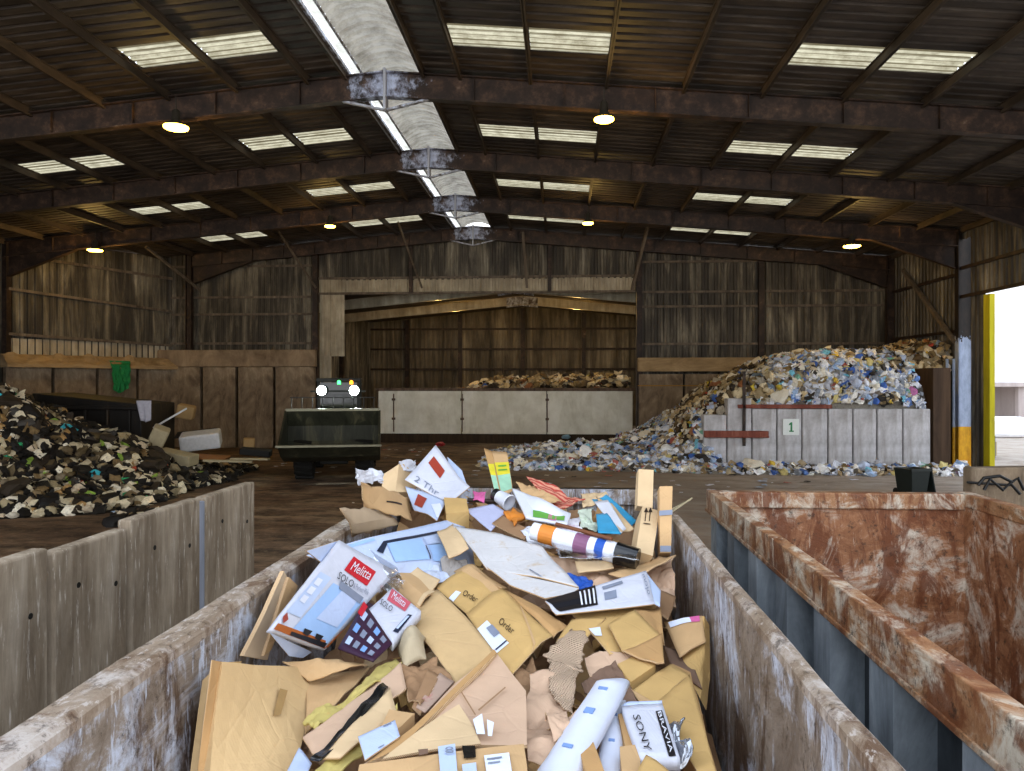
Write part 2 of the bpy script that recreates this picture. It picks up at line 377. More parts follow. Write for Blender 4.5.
# back wall: either side of the opening and the lintel above it
XO0, XO1 = -12.05, 3.55
m = MB(); YB = 36.55
corrugate(m, (bx-.6, YB), (XO0, YB), 0, lambda f: rz(bx+(XO0-bx)*f)+.1, nrm=(0, -1, 0))
corrugate(m, (XO1, YB), (XE, YB), 0, lambda f: rz(XO1+(XE-XO1)*f)+.1, nrm=(0, -1, 0))
for a, b in ((XO0, XR), (XR, XO1)): corrugate(m, (a, YB), (b, YB), 8.25, lambda f, a=a, b=b: rz(a+(b-a)*f)+.1, nrm=(0, -1, 0))
WB = m.build('wall_back', M_wall); tag(WB, kind='structure')
m = MB(); corrugate(m, (XO0, YB-.02), (XO1, YB-.02), 7.62, 8.32, nrm=(0, -1, 0), pitch=.28); m.build('lintel_sheeting', M_wallpale, WB)
m = MB(); corrugate(m, (XO0+.05, YB-.03), (XO0+1.3, YB-.03), 4.5, 8.3, nrm=(0, -1, 0), pitch=.28); m.build('jamb_sheeting', M_wallpale, WB)
m = MB(); corrugate(m, (XO0+.05, YB-.03), (XO0+.65, YB-.03), 1.9, 4.5, nrm=(0, -1, 0), pitch=.2); m.build('jamb_sheeting', M_wallpale, WB)
for x0, x1, z in ((bx, XO0, 9.0), (bx, XO0, 7.45), (bx, XO0, 6.6), (bx, XO0, 5.15), (XO1, XE, 9.0), (XO1, XE, 7.55), (XO1, XE, 6.85), (XO1, XE, 5.05), (XO0, XO1, 8.35), (XO0, XO1, 7.6)):
    m = MB(); m.bar((x0, YB-.1, z), (x1, YB-.1, z), .08, .11); m.build('wall_rail', M_brace, WB)
for x, z0 in ((XO0-.12, 0), (XO1+.15, 0), (9.45, 4.3)):
    m = MB(); m.box(x-.13, x+.13, YB-.28, YB-.02, z0, rz(x)-.1); m.build('wall_post', M_steel, WB)
for x in (-7.4, -.6):
    m = MB(); m.box(x-.09, x+.09, YB-.24, YB-.02, 7.6, rz(x)-.1); m.build('wall_post', M_steel, WB)
# right wall: sheeted beyond the third frame, only a band over the opening before it
m = MB(); corrugate(m, (XE, 30.25), (XE, 36.6), 0, rz(XE)+.1, nrm=(-1, 0, 0)); corrugate(m, (XE, 29.4), (XE, 30.3), 8.7, rz(XE)+.1, nrm=(-1, 0, 0)); corrugate(m, (XE, 28.5), (XE, 29.45), 0, rz(XE)+.1, nrm=(-1, 0, 0)); corrugate(m, (XE, Y0R), (XE, 28.5), 6.45, rz(XE)+.1, nrm=(-1, 0, 0))
WR = m.build('wall_right', M_wall); tag(WR, kind='structure')
for y0, y1, z in ((30, 36.5, 7.4), (30, 36.5, 5.2), (Y0R, 30, 6.5), (Y0R, 30, 7.6)):
    m = MB(); m.bar((XE-.1, y0, z), (XE-.1, y1, z), .1, .12); m.build('wall_rail', M_steel, WR)
m = MB(); m.box(XE-.08, XE+.1, 28.1, 28.5, 0, 6.4); tag(m.build('trim_1', streaky('yellow door jamb', [(.3, '8d8410'), (.5, 'b9ae18'), (.8, 'd6cd30')], ns=2.5)), kind='structure')
m = MB()
for d in (-.12, .12): m.tube([(14.75+d, 29.6, 0), (14.75+d, 29.6, 4.1)], .05)
tag(m.build('pipe_pair', M_col), 'pair of painted pipes standing at the foot of the blue and yellow column', 'pipe')

# --- second hall seen through the opening
hx, hz, hs = -2.55, 8.75, 0.095
def hzr(x): return hz-hs*abs(x-hx)
m = MB()
RLY = [(38.5, 39.9), (44, 45.4), (50.5, 52)]
for a, b, c_, d_ in ((-14.5, hx, -10.5, -5.5), (hx, 9, 1, 5.5)):
    roof_strip(m, a, c_, 36.9, 56.2, .1, zf=hzr); roof_strip(m, d_, b, 36.9, 56.2, .1, zf=hzr); y = 36.9
    for p_, q_ in RLY: roof_strip(m, c_, d_, y, p_, .1, zf=hzr); y = q_
    roof_strip(m, c_, d_, y, 56.2, .1, zf=hzr)
CA = tag(m.build('ceiling_annexe', M_roof), kind='structure')
for c_, d_ in ((-10.5, -5.5), (1, 5.5)):
    for p_, q_ in RLY:
        m = MB(); roof_strip(m, c_, d_, p_, q_, .1, zf=hzr); m.build('rooflight_panel', M_added_rooflight, CA)  # unseen panels added to the annexe roof to brighten the hall below
m = MB()
for a, b in ((-14.5, hx), (hx, 9)): corrugate(m, (a, 56), (b, 56), 0, lambda f, a=a, b=b: hzr(a+(b-a)*f)+.1, nrm=(0, -1, 0), pitch=.36)
WF = m.build('wall_annexe_back', streaky('grimy annexe sheeting', [(0.3, '2e2820'), (0.55, '7d725f'), (0.8, 'b8ad96')], scale=(1, 1, .12), ns=1.6, ns2=.3, dirt='0e0a07')); tag(WF, kind='structure')
for z in (4.2, 5.7, 7.2):
    m = MB(); m.bar((-14.5, 55.85, z), (9, 55.85, z), .1, .14); m.build('wall_rail', M_steel, WF)
for x in (-11.6, -7.6, -2.9, 1.6, 6.2):
    m = MB(); m.box(x-.14, x+.14, 55.55, 55.85, 0, hzr(x)); m.build('wall_post', M_steel, WF)
for nm, x in (('wall_annexe_left', -14.5), ('wall_annexe_right', 9.0)):
    m = MB(); corrugate(m, (x, 36.9), (x, 56), 0, hzr(x)+.1, nrm=(1 if x < 0 else -1, 0, 0)); tag(m.build(nm, M_wall), kind='structure')
for i, y in enumerate((41.5, 48)):
    t = empty('roof_frame', (hx, y, 0), label=['pale annexe roof frame just behind the opening', 'annexe roof frame farther in, above the white barrier'][i], cat='roof frame')
    for s in (-1, 1):
        xe = 8.8 if s > 0 else -14.3
        m = MB(); m.ibeam((0, 0, hz), (xe-hx, 0, hzr(xe)), .55, .22); m.build('rafter', M_peel2 if False else M_wallpale, t)
        m = MB(); m.box(xe-hx-.12, xe-hx+.12, -.2, .2, 0, hzr(xe)); m.build('column', M_steel, t)
    m = MB(); m.prism([(-1, hz-.75), (0, hz-.62), (1, hz-.75), (1, hz-.1), (0, hz-.02), (-1, hz-.1)], 'y', -.03, .03); m.build('ridge_plate', M_peel, t)

# --- lamps
M_lampcase = plain('lamp housing', '3a352c', .5)
M_sodium = emit('sodium lamp', 'ffcf4a', 16)
def high_bay(p, label, r=.27, e=55, group='glowing lamps under the main roof'):
    t = empty('high_bay_lamp', p, label=label, cat='lamp', group=group)
    m = MB(); m.lathe([(.06, .42), (.1, .36), (.1, .16), (r*.95, .03), (r, 0)], seg=20); m.build('lamp_shade', M_lampcase, t, smooth=True)
    m = MB(); m.lathe([(r*.42, .03), (r*.95, .01), (r*.95, -.03), (r*.8, -.05), (r*.42, -.045), (r*.42, .03)], seg=20); m.build('glowing_ring', M_sodium, t, smooth=True)
    m = MB(); m.lathe([(.001, .03), (r*.41, .03)], seg=16); m.build('reflector', M_lampcase, t)
    m = MB(); m.tube([(0, 0, .4), (0, 0, .75)], .015, 6); m.build('hook', M_lampcase, t)
    l = bpy.data.lights.new('lamp_glow', 'POINT'); l.energy = e; l.color = (1, .62, .18); l.shadow_soft_size = .25
    lo = bpy.data.objects.new('lamp_glow', l); C.objects.link(lo); lo.parent = t; lo.location = (0, 0, -.35)
    return t
high_bay(atY(176, 127, 17.6), 'glowing lamp on the first roof frame, loader side of the ridge', .3)
high_bay(atY(604, 119, 17.6), 'glowing lamp on the first roof frame, straight above the rubbish-filled container', .24)
high_bay(atY(330, 226, 29.6), 'glowing lamp on the third roof frame above the wheel loader', .22)
high_bay(atY(588, 223, 29.6), 'glowing lamp on the third roof frame above the white barrier', .22)
high_bay(atY(95, 250, 29.6), 'glowing lamp near the oblique side wall above the dark refuse heap', .3, 110)
high_bay(atY(852, 246, 29.6), 'glowing lamp above the heap behind the numbered block wall', .32, 90)
for u, v, y, w in ((438, 297, 42.5, 'first annexe lamp, nearer the loader'), (578, 296, 42.5, 'first annexe lamp, nearer the white barrier end'), (456, 308, 48.6, 'deeper annexe lamp, nearer the loader'), (576, 308, 48.6, 'deeper annexe lamp, nearer the white barrier end')):
    high_bay(atY(u, v, y), 'small glowing '+w,   .22, 110, 'lamps in the annexe')
# ================================================================= PUSH WALLS AND BARRIERS
M_conc = streaky('stained concrete', [(.28, '4c3f31'), (.5, '85735e'), (.7, 'ad9c84')], scale=(1, 1, .45), ns=1.6, rough=.8, ns2=.5, dirt='21170e', scratch='9a8b74')
M_conc_hi = streaky('brown smooth concrete', [(.28, '5a4936'), (.5, '83705a'), (.7, 'a08c72')], scale=(1, 1, .6), ns=1.2, rough=.8)
M_block = streaky('pale concrete block', [(.25, '8f8880'), (.5, 'c2c0c1'), (.75, 'e2e3e8')], scale=(1, 1, .25), ns=2.2, rough=.8, ns2=1.6, dirt='5a5048')
M_panel = streaky('splashed concrete panel', [(.3, '6a5946'), (.45, '9d8c75'), (.6, 'bcae98'), (.72, 'd4c9b8')], scale=(1.5, 1, .22), ns=3.2, rough=.75, ns2=1.5, dirt='33281d', scratch='cfc6ba')
M_dark = plain('black rubber', '15130f', .7)
M_rust = streaky('rust red steel', [(.3, '5a2b20'), (.55, '7e4334'), (.75, '9a6a58')], ns=4)
M_sand = streaky('sandy dust ledge', [(.3, '7a6446'), (.6, 'a38a66'), (.8, 'bda27c')], scale=(.3, .3, 1), ns=3, rough=.9)

def slab(name, a, b, z0, z1, thick, mat, parent=None, bevel=.03, nrm_side=1, **tagkw):
    """upright slab whose front face runs a-b (xy)"""
    a, b = Vector((a[0], a[1], 0)), Vector((b[0], b[1], 0)); d = b-a; L = d.length; ang = math.atan2(d.y, d.x)
    m = MB(); m.box(0, L, 0, thick, 0, z1-z0); o = m.build(name, mat, parent, bevel=bevel)
    o.location = (a.x, a.y, z0); o.rotation_euler = (0, 0, ang); return tag(o, **tagkw)

# back left: tall precast panels, dark gaps between
pu = [163, 205, 240, 277, 318]
lab = ['tall brown push wall panel at the corner where the oblique wall meets the back wall',
       'tall brown push wall panel second from the corner, under the cream sheeting',
       'tall brown push wall panel third from the corner, short of the loader bucket',
       'tall brown push wall panel directly behind the loader bucket edge']
for i in range(4):
    a, b = atY(pu[i], 400, 36.1), atY(pu[i+1], 400, 36.1)
    o = slab('push_wall_panel', (a.x+.07, 35.7), (b.x-.07, 35.7), 0, 3.95, .3, M_conc, label=lab[i], cat='concrete panel', group='tall push wall panels')
a, b = atY(162, 400, 36.15), atY(318, 400, 36.15)
tag(slab('push_wall_beam', (a.x, 35.72), (b.x, 35.72), 3.97, 4.8, .3, M_conc_hi), 'long smooth brown beam lying along the top of the push wall', 'concrete beam')
# oblique lower wall with a dirt ledge
A, B_ = Vector((-22.95, 29.4, 0)), Vector((-19.2, 35.95, 0))
for i in range(4):
    p, q = A.lerp(B_, i/4+.008), A.lerp(B_, (i+1)/4-.008)
    off = Vector((.1, -.06, 0))
    slab('push_wall_panel', p+off, q+off, 0, 3.85, .3, M_conc, label=['low brown wall panel at the outer end of the oblique wall, half buried by refuse', 'low brown wall panel behind the black skip, short of the green netting', 'low brown wall panel with green netting hanging over it', 'low brown wall panel between the green netting and the tall push wall'][i], cat='concrete panel', group='low push wall panels')
def ledge():
    m = MB(); n = 40
    for i in range(n):
        for j in range(2): pass
    rows = []
    for i in range(n+1):
        p = A.lerp(B_, i/n); w = Vector((.5, -.32, 0))
        prof = [(.75, 3.84), (.7, 4.0+.1*noise.noise((i*.5, 0, 1))), (.3, 4.15+.25*noise.noise((i*.35, 3, 1))), (-.05, 4.35+.28*noise.noise((i*.3, 7, 1))), (-.5, 4.4), (-.5, 3.84)]
        rows.append([p+w*q+Vector((0, 0, h)) for q, h in prof])
    vs = [q for r in rows for q in r]; k = 6
    m.add(vs, [(i*k+j, (i+1)*k+j, (i+1)*k+j+1, i*k+j+1) for i in range(n) for j in range(k-1)])
    return tag(m.build('dirt_ledge', M_sand), 'sandy dirt piled along the top of the oblique push wall', 'dirt', kind='stuff')
ledge()
# green netting over the wall
gp = atY(117, 368, 34.3)
m = MB(); n = 14
vs = []; g0 = A.lerp(B_, .626)+Vector((.5, -.33, 0))*.55
dd = (B_-A).normalized()
for i in range(n+1):
    for j in range(9):
        t_ = i/n; w = (j/8-.5)*(.95-.25*t_)
        z = 4.2-1.5*t_*(1-.25*abs(j/8-.4)); pv = g0+dd*w+Vector((.12+.1*noise.noise((j*.9, i*.35, 2)), -.12-.1*noise.noise((j*.8, i*.4, 5)), 0))*(1 if i > 1 else -.6)
        vs.append((pv.x, pv.y, z))
m.add(vs, [(i*9+j, i*9+j+1, (i+1)*9+j+1, (i+1)*9+j) for i in range(n) for j in range(8)])
tag(m.build('green_net', plain('green netting', '1f8a4c', .8), solid=.015), 'crumpled green netting hanging over the brown wall below the ledge', 'netting')

# white panelled barrier in the opening
y0 = 39.4; pa, pb = atY(378, 400, y0), atY(633, 400, y0); zt, zb = atY(500, 391, y0).z, atY(500, 434, y0).z
wb = empty('white_barrier', (pa.x, y0, 0), label='long off-white panelled barrier standing across the tall opening', cat='barrier')
Lw = pb.x-pa.x
M_brownrail = streaky('brown rusted rail', [(.3, '3a2c22'), (.6, '6e5a4a')], ns=4)
M_cream = streaky('dirty off white panel', [(.3, 'd6d3c0'), (.5, 'f0eee0'), (.8, 'f8f7ee')], scale=(1, 1, .3), ns=1.4, rough=.6, ns2=.9, dirt='b5ae96')
for k in range(3):
    m = MB(); m.box(Lw*k/3+.02, Lw*(k+1)/3-.02, 0, .25, zb, zt); m.build('panel', M_cream, wb, bevel=.02)
    m = MB(); x = Lw*k/3+(.85 if k == 0 else .03); m.box(x-.025, x+.025, -.06, 0, zb+.1, zt-.15)
    for h in (.35, .8): m.box(x-.09, x+.09, -.1, 0, zb+(zt-zb)*h-.06, zb+(zt-zb)*h+.06)
    m.build('hinge_bar', M_brownrail, wb)
m = MB(); m.box(-.1, Lw+.1, -.05, .35, zt, zt+.16); m.build('top_rail', M_brownrail, wb)
m = MB(); m.box(0, Lw, .03, .3, .0, zb); m.build('base_beam', streaky('mud caked base', [(.3, '1e150d'), (.6, '41301f')], ns=4), wb)

# numbered block wall on the loading side
YW = 27.75
bu = [703, 727, 752, 777, 802, 828, 853, 877, 903, 931]
bl_ = ['short weathered block at the heap end of the numbered wall', 'taller weathered block beside the short end block', 'block between the taller one and the numbered block', 'pale block carrying the white sign with a green 1', 'block just past the numbered sign, under the red-brown capping', 'block under the middle of the bulging heap', 'pale block under the bluest part of the bulging heap', 'block second from the column end of the numbered wall', 'last pale block of the numbered wall, toward the painted column']
tops = [2.02, 2.62, 2.25, 2.25, 2.25, 2.25, 2.25, 2.25, 2.25]
for i in range(9):
    a, b = atY(bu[i], 440, YW), atY(bu[i+1], 440, YW)
    slab('wall_block', (a.x+.02, YW), (b.x-.02, YW), 0, tops[i], .6, M_block, bevel=.03, label=bl_[i], cat='concrete block', group='blocks of the numbered wall')
a, b = atY(738, 409, YW-.05), atY(832, 409, YW-.05)
m = MB(); m.box(a.x, b.x, YW-.1, YW+.3, 2.26, 2.4); tag(m.build('capping_bar', M_rust, bevel=.02), 'red-brown steel bar along the top of the numbered block wall', 'steel bar')
a, b = atY(704, 434, YW-.1), atY(768, 434, YW-.1)
m = MB(); m.box(a.x, b.x, YW-.22, YW-.02, a.z-.12, a.z+.12); m.box(a.x, b.x, YW-.26, YW-.22, a.z-.12, a.z-.06)
tag(m.build('red_beam', M_rust, bevel=.02), 'red steel beam bolted across the lower part of the block wall', 'steel beam')
a = atY(745, 420, YW-.2); m = MB(); m.box(a.x-.05, a.x+.05, YW-.1, YW-.02, .9, 3.6); tag(m.build('steel_post', M_steel), 'thin sooty post standing against the block wall', 'post')
s0, s1 = atY(783, 435, YW-.04), atY(799, 419, YW-.04)
sg = empty('number_sign', (s0.x, YW-.04, s0.z), label='white square sign with a green 1 on the block wall', cat='sign')
w, h = s1.x-s0.x, s1.z-s0.z
m = MB(); m.box(0, w, -.015, .03, 0, h); m.build('sign_board', plain('white sign', 'e9eee9', .5, var=.04), sg)
m = MB(); q = [(.38, .2), (.66, .2), (.66, .28), (.57, .28), (.57, .8), (.48, .8), (.36, .68), (.36, .61), (.46, .65), (.46, .28), (.38, .28)]
m.prism([(x*w, z*h) for x, z in q], 'y', -.025, -.015); m.build('numeral', plain('green paint', '2f8c55', .5), sg)
# back right push wall, timber-coloured beam above it
for i, (u0, u1) in enumerate(((638, 684), (684, 745), (745, 800))):
    a, b = atY(u0, 400, 36.1), atY(u1, 400, 36.1)
    slab('push_wall_panel', (a.x+.05, 36.1), (b.x-.05, 36.1), 0, 3.6, .3, M_conc, label=['dark stained push wall panel next to the far jamb of the opening', 'dark stained push wall panel where the refuse slope begins', 'dark stained push wall panel mostly hidden by the refuse slope'][i], cat='concrete panel', group='dark push wall panels behind the slope')
a, b = atY(638, 362, 36.0), atY(800, 362, 36.0)
tag(slab('timber_beam', (a.x, 35.95), (b.x, 35.95), 3.72, 4.38, .35, M_sand), 'long tan beam lying along the dark push wall behind the slope', 'beam')
m = MB(); m.bar((a.x, 36.05, 3.05), (b.x, 36.05, 3.05), .03, .05); tag(m.build('yellow_strip', plain('dull yellow paint', 'a87a28')), 'thin dull yellow strip along the dark push wall', 'strip')
# steel end plate by the column
a, b = atY(933, 420, 28.9), atY(951, 420, 28.9)
m = MB(); m.box(a.x, b.x, 28.9, 33, 0, 3.75); tag(m.build('bunker_end_wall', streaky('dark brown steel plate', [(.3, '2a1d14'), (.6, '54402f')], ns=2), bevel=.03), 'dark brown end wall of the bunker beside the painted column', 'bunker wall')

# ================================================================= REFUSE HEAPS
def lerp_tab(tab, x):
    if x <= tab[0][0]: return tab[0][1]
    for (a, b), (c, d) in zip(tab, tab[1:]):
        if x <= c: return b+(d-b)*(x-a)/(c-a)
    return tab[-1][1]
PAL_L = ['8d8062', 'b3a688', 'cfc3a6', '15120d', '0c0a08', '2c241a', '54472f', '6d5a3c', 'd8d0bb', '211a12', '100d0a', '9a7a4c', '3d3a36', 'b9a98f', '766a55', '1a1814', 'a04a32', '2a8a58', '7d9a3c', '3aa6b4']
WT_L = [7, 8, 6, 14, 14, 8, 6, 6, 4, 8, 10, 4, 4, 6, 6, 8, .7, .6, .6, .5]
PAL_R = ['c9ccd6', 'e4e6ee', 'a9b3c8', '8d949f', '6a6258', 'b7a585', '8f7a58', '3a3631', 'd9d2c0', '5f7fb8', '3f62a8', 'c8b878', '9fb8d8', '2a2622', 'a35c50', '6fa08a', 'd8b640', '79c0d8', 'b06a9a', 'e8e4dc']
WT_R = [12, 12, 9, 7, 6, 8, 6, 5, 8, 3, 2, 3, 6, 4, 1.5, 1, 1, 1.5, .6, 8]
PAL_T = ['9d8a66', 'b9a47c', '74613f', '564630', '3a2f22', 'cdbd9a', '8a5a3a', 'a9a08e', '2a221a', 'd4ccba', '6a7a8a', 'b04a3a', '3f62a8', 'c8b040']
WT_T = [8, 8, 7, 6, 5, 5, 2, 5, 4, 4, 1.5, .6, .6, .8]
def pick(pal, wt):
    c = lin(R.choices(pal, wt)[0]); k = R.uniform(.9, 1.35); return tuple(min(1, x*k) for x in c)
# a few crumpled shapes, reused for every scrap
def blob_shape(seed, sub=2):
    bm = bmesh.new(); bmesh.ops.create_icosphere(bm, subdivisions=sub, radius=1)
    sq = Vector((R.uniform(.7, 1.3), R.uniform(.7, 1.2), R.uniform(.4, .8)))
    for v in bm.verts:
        p = v.co.copy(); k = 1+.55*noise.noise(p*1.3+Vector((seed*7.1, 0, 0)))+.3*noise.noise(p*3.1+Vector((0, seed*3.3, 0)))
        v.co = Vector((p.x*sq.x, p.y*sq.y, p.z*sq.z))*k
    vs = [v.co.copy() for v in bm.verts]; bm.verts.index_update(); fs = [tuple(v.index for v in f.verts) for f in bm.faces]; bm.free(); return vs, fs
def scrap_shape(seed, n=3):
    vs = []; ax_, ay_ = R.uniform(.7, 1.3), R.uniform(.5, 1.0)
    for i in range(n+1):
        for j in range(n+1):
            x, y = (i/n-.5)*2*ax_, (j/n-.5)*2*ay_
            vs.append(Vector((x+R.uniform(-.15, .15), y+R.uniform(-.15, .15), .5*noise.noise((x*1.1+seed*5, y*1.1, seed))+R.uniform(-.16, .16))))
    return vs, [(i*(n+1)+j, (i+1)*(n+1)+j, (i+1)*(n+1)+j+1, i*(n+1)+j+1) for i in range(n) for j in range(n)]
BL1 = [blob_shape(k, 1) for k in range(8)]; BL2 = [blob_shape(k+20, 2) for k in range(6)]; SC = [scrap_shape(k) for k in range(12)]
def rrot(tilt=1.0):
    return Matrix.Rotation(R.uniform(0, 6.28), 3, 'Z') @ Matrix.Rotation(R.uniform(-1, 1)*tilt, 3, 'X') @ Matrix.Rotation(R.uniform(-1, 1)*tilt, 3, 'Y')
M_heap = attr_mat('mixed refuse')
def heap(name, hf, xr, yr, step, n, size, pal, wt, label, thing_n, group, tnames, base='2a2118', blobp=.5):
    m = MB(); nx, ny = int((xr[1]-xr[0])/step), int((yr[1]-yr[0])/step)
    H_ = lambda x, y: hf(x, y)
    idx = {}; vs = []
    for i in range(nx+1):
        for j in range(ny+1):
            x, y = xr[0]+i*step, yr[0]+j*step; z = H_(x, y)
            idx[i, j] = len(vs); vs.append((x, y, z+.18*min(1, max(0, z))*noise.noise((x*1.3, y*1.3, 0)) if z > .02 else -.05))
    fs = []; 
    for i in range(nx):
        for j in range(ny):
            q = (idx[i, j], idx[i+1, j], idx[i+1, j+1], idx[i, j+1])
            if max(vs[k][2] for k in q) > 0: fs.append(q)
    m.add(vs, fs, tuple(lin(base)))
    cand = []
    while len(cand) < n+thing_n:
        x, y = R.uniform(*xr), R.uniform(*yr); z = H_(x, y)
        if z < .03: continue
        e = .15; gx = (H_(x+e, y)-H_(x-e, y))/(2*e); gy = (H_(x, y+e)-H_(x, y-e))/(2*e)
        nn = Vector((-gx, -gy, 1)).normalized()
        if nn.dot((cam_pos-Vector((x, y, z))).normalized()) < -.05: continue
        if R.random() > min(1, .2*(1+Vector((gx, gy)).length**2)**.5): continue
        cand.append((x, y, z, nn))
    for x, y, z, nn in cand[:n]:
        s_ = size*R.uniform(.5, 1.25)
        vs_, fs_ = R.choice(BL1) if R.random() < blobp else R.choice(SC)
        M = nn.to_track_quat('Z', 'Y').to_matrix() @ rrot(.7)
        off = Vector((x, y, z))+nn*R.uniform(-.1, .5)*s_
        m.add([M @ v*s_+off for v in vs_], fs_, pick(pal, wt))
    o = m.build(name, M_heap); tag(o, label, 'refuse heap', kind='stuff')
    protos = []
    for kind, shapes in tnames:
        for _ in range(7):
            vs_, fs_ = R.choice(shapes); mm = MB(); mm.add(vs_, fs_, pick(pal, wt)); protos.append((kind, mm))
    made = {}
    for k, (x, y, z, nn) in enumerate(cand[n:]):
        i = R.randrange(len(protos)); kind, mm = protos[i]
        if i not in made: o = mm.build(kind[0], M_heap); made[i] = o
        else: o = made[i].copy(); C.objects.link(o)
        tag(o, kind[1], kind[2], kind[1]+' '+group)
        s_ = size*R.uniform(.9, 1.7)
        o.matrix_world = Matrix.Translation(Vector((x, y, z))+nn*.25*s_) @ (nn.to_track_quat('Z', 'Y').to_matrix() @ rrot(.6)).to_4x4() @ Matrix.Scale(s_, 4)
# left heap of dark bagged refuse
def hl(x, y):
    r = lerp_tab([(-26, 3.9), (-19, 3.8), (-17, 3.6), (-15.7, 3.15), (-14.8, 2.5), (-13.9, 1.75), (-12.9, 1.05), (-12.0, .6), (-11.2, .2), (-10.7, 0), (-9, -.7)], x+.6*noise.noise((x*.5, y*.5, 3)))
    f = lerp_tab([(15.6, -.1), (16.6, .22), (18.5, .55), (20.5, .9), (21.8, .85), (23.2, .45), (24.2, .15), (27.5, .1)], y+(x+16)*-.28)
    return r*f+.25*noise.noise((x*.9, y*.9, 9))*min(1, max(0, r*f))
heap('refuse_heap', hl, (-24, -9.5), (16.0, 27.5), .3, 7000, .175, PAL_L, WT_L, 'large heap of dark mixed refuse against the oblique wall', 150, 'on the dark refuse heap',
     [(('refuse_sack', 'crumpled refuse sack lying in the dark heap by the oblique wall', 'refuse sack'), BL2), (('paper_scrap', 'torn sheet of paper or plastic in the dark heap by the oblique wall', 'scrap'), SC)], base='14100b', blobp=.65)
# right: the bulging heap above the block wall, its slope, and the low spread in front
ztab = [(-3.2, 0), (-2.2, .3), (-1, .5), (2.2, .62), (3.2, .8), (4.2, 1.35), (5.3, 2.1), (6.3, 2.75), (7.1, 3.25), (8.2, 4.0), (9, 4.25), (10.5, 4.35), (12.6, 4.3), (12.95, 3.9), (13.1, 2.6), (13.2, -.2)]
def hr(x, y):
    zt_ = lerp_tab(ztab, x+(.4*noise.noise((y*.6, x*.3, 1)) if x < 12 else 0))
    if x > 4.9:
        f = lerp_tab([(27.9, .48), (28.05, .62), (28.5, .9), (29.2, 1), (33, 1), (35.5, .9)], y)
        lowf = .28*max(0, 1-abs(y-27.1)/.65)
        k = lerp_tab([(4.9, 0), (6.0, 1)], x)
        if y < 28.0: return max(lowf+.06*noise.noise((x, y, 4)), (1-k)*zt_*lerp_tab([(26.5, -.2), (27.6, .5)], y))
        return zt_*f
    if x > 2.6: return zt_*lerp_tab([(26.6, -.05), (27.6, .3), (29.2, .85), (30.5, 1), (35, 1)], y)
    return zt_*lerp_tab([(26.9, -.1), (27.8, .35), (29, .8), (30.5, 1), (33, .9), (35.2, .0)], y)*(1+.3*noise.noise((x*1.2, y*1.2, 0)))
heap('refuse_heap', hr, (-3.2, 14.2), (26.2, 35.6), .25, 9000, .15, PAL_R, WT_R, 'pale heap of plastic refuse bulging over the numbered block wall', 150, 'on the pale plastic heap',
     [(('plastic_bag', 'crumpled plastic bag in the pale heap around the numbered wall', 'plastic bag'), BL2), (('plastic_scrap', 'flattened plastic scrap in the pale heap around the numbered wall', 'scrap'), SC)], base='8a8478', blobp=.45)
# tan layer on the slope behind, refuse under the side wall
def hs2(x, y):
    return lerp_tab([(3.8, -.2), (4.6, 1.6), (6, 2.9), (7.5, 3.6), (9.0, 3.9), (10, 3.4)], x)*lerp_tab([(28.0, .6), (28.6, .97), (30, 1.06), (34, 1.0)], y)-.02
heap('refuse_heap', hs2, (3.9, 9.6), (28.15, 33.5), .3, 1500, .17, PAL_T, WT_T, 'tan slope of papery refuse running down toward the opening', 40, 'on the tan slope', [(('paper_scrap', 'crumpled paper scrap on the tan slope behind the block wall', 'scrap'), SC)], base='3a3024', blobp=.4)
def hs3(x, y):
    return lerp_tab([(12.6, 4.0), (13.2, 4.35), (15.2, 4.75)], x)*lerp_tab([(30.2, .7), (31, .98), (33, 1.03), (36, 1)], y)
heap('refuse_heap', hs3, (13.2, 15.2), (30.4, 35), .3, 500, .2, PAL_T, WT_T, 'brown papery refuse banked up beside the painted column', 20, 'beside the column', [(('paper_scrap', 'torn brown sheet in the refuse beside the painted column', 'scrap'), SC)], base='3a3024', blobp=.4)
def hs4(x, y):
    return lerp_tab([(-7, 2.2), (-4, 3.35), (0, 3.45), (3.4, 3.5)], x)*lerp_tab([(41.5, .85), (43, 1), (47, .9), (49, .3)], y)
heap('refuse_heap', hs4, (-7, 3.6), (41.5, 49), .5, 700, .26, PAL_T, WT_T, 'refuse showing over the white barrier in the annexe', 10, 'in the annexe', [(('paper_scrap', 'torn scrap on the refuse behind the white barrier', 'scrap'), SC)], base='2a2118')
a = atY(588, 384, 42.3)
m = MB(); n = 12; vs = [(a.x+(i/n-.5)*4.4, 42.3+j*.4-.6, a.z-.15+.35*(i/n)+.12*noise.noise((i*.7, j*.6, 0))+.1*j) for i in range(n+1) for j in range(4)]
m.add(vs, [(i*4+j, (i+1)*4+j, (i+1)*4+j+1, i*4+j+1) for i in range(n) for j in range(3)])
tag(m.build('cream_sheet', plain('cream tarpaulin', 'c9bfa4', .7), solid=.04), 'pale sheet draped over the refuse behind the white barrier', 'sheet')

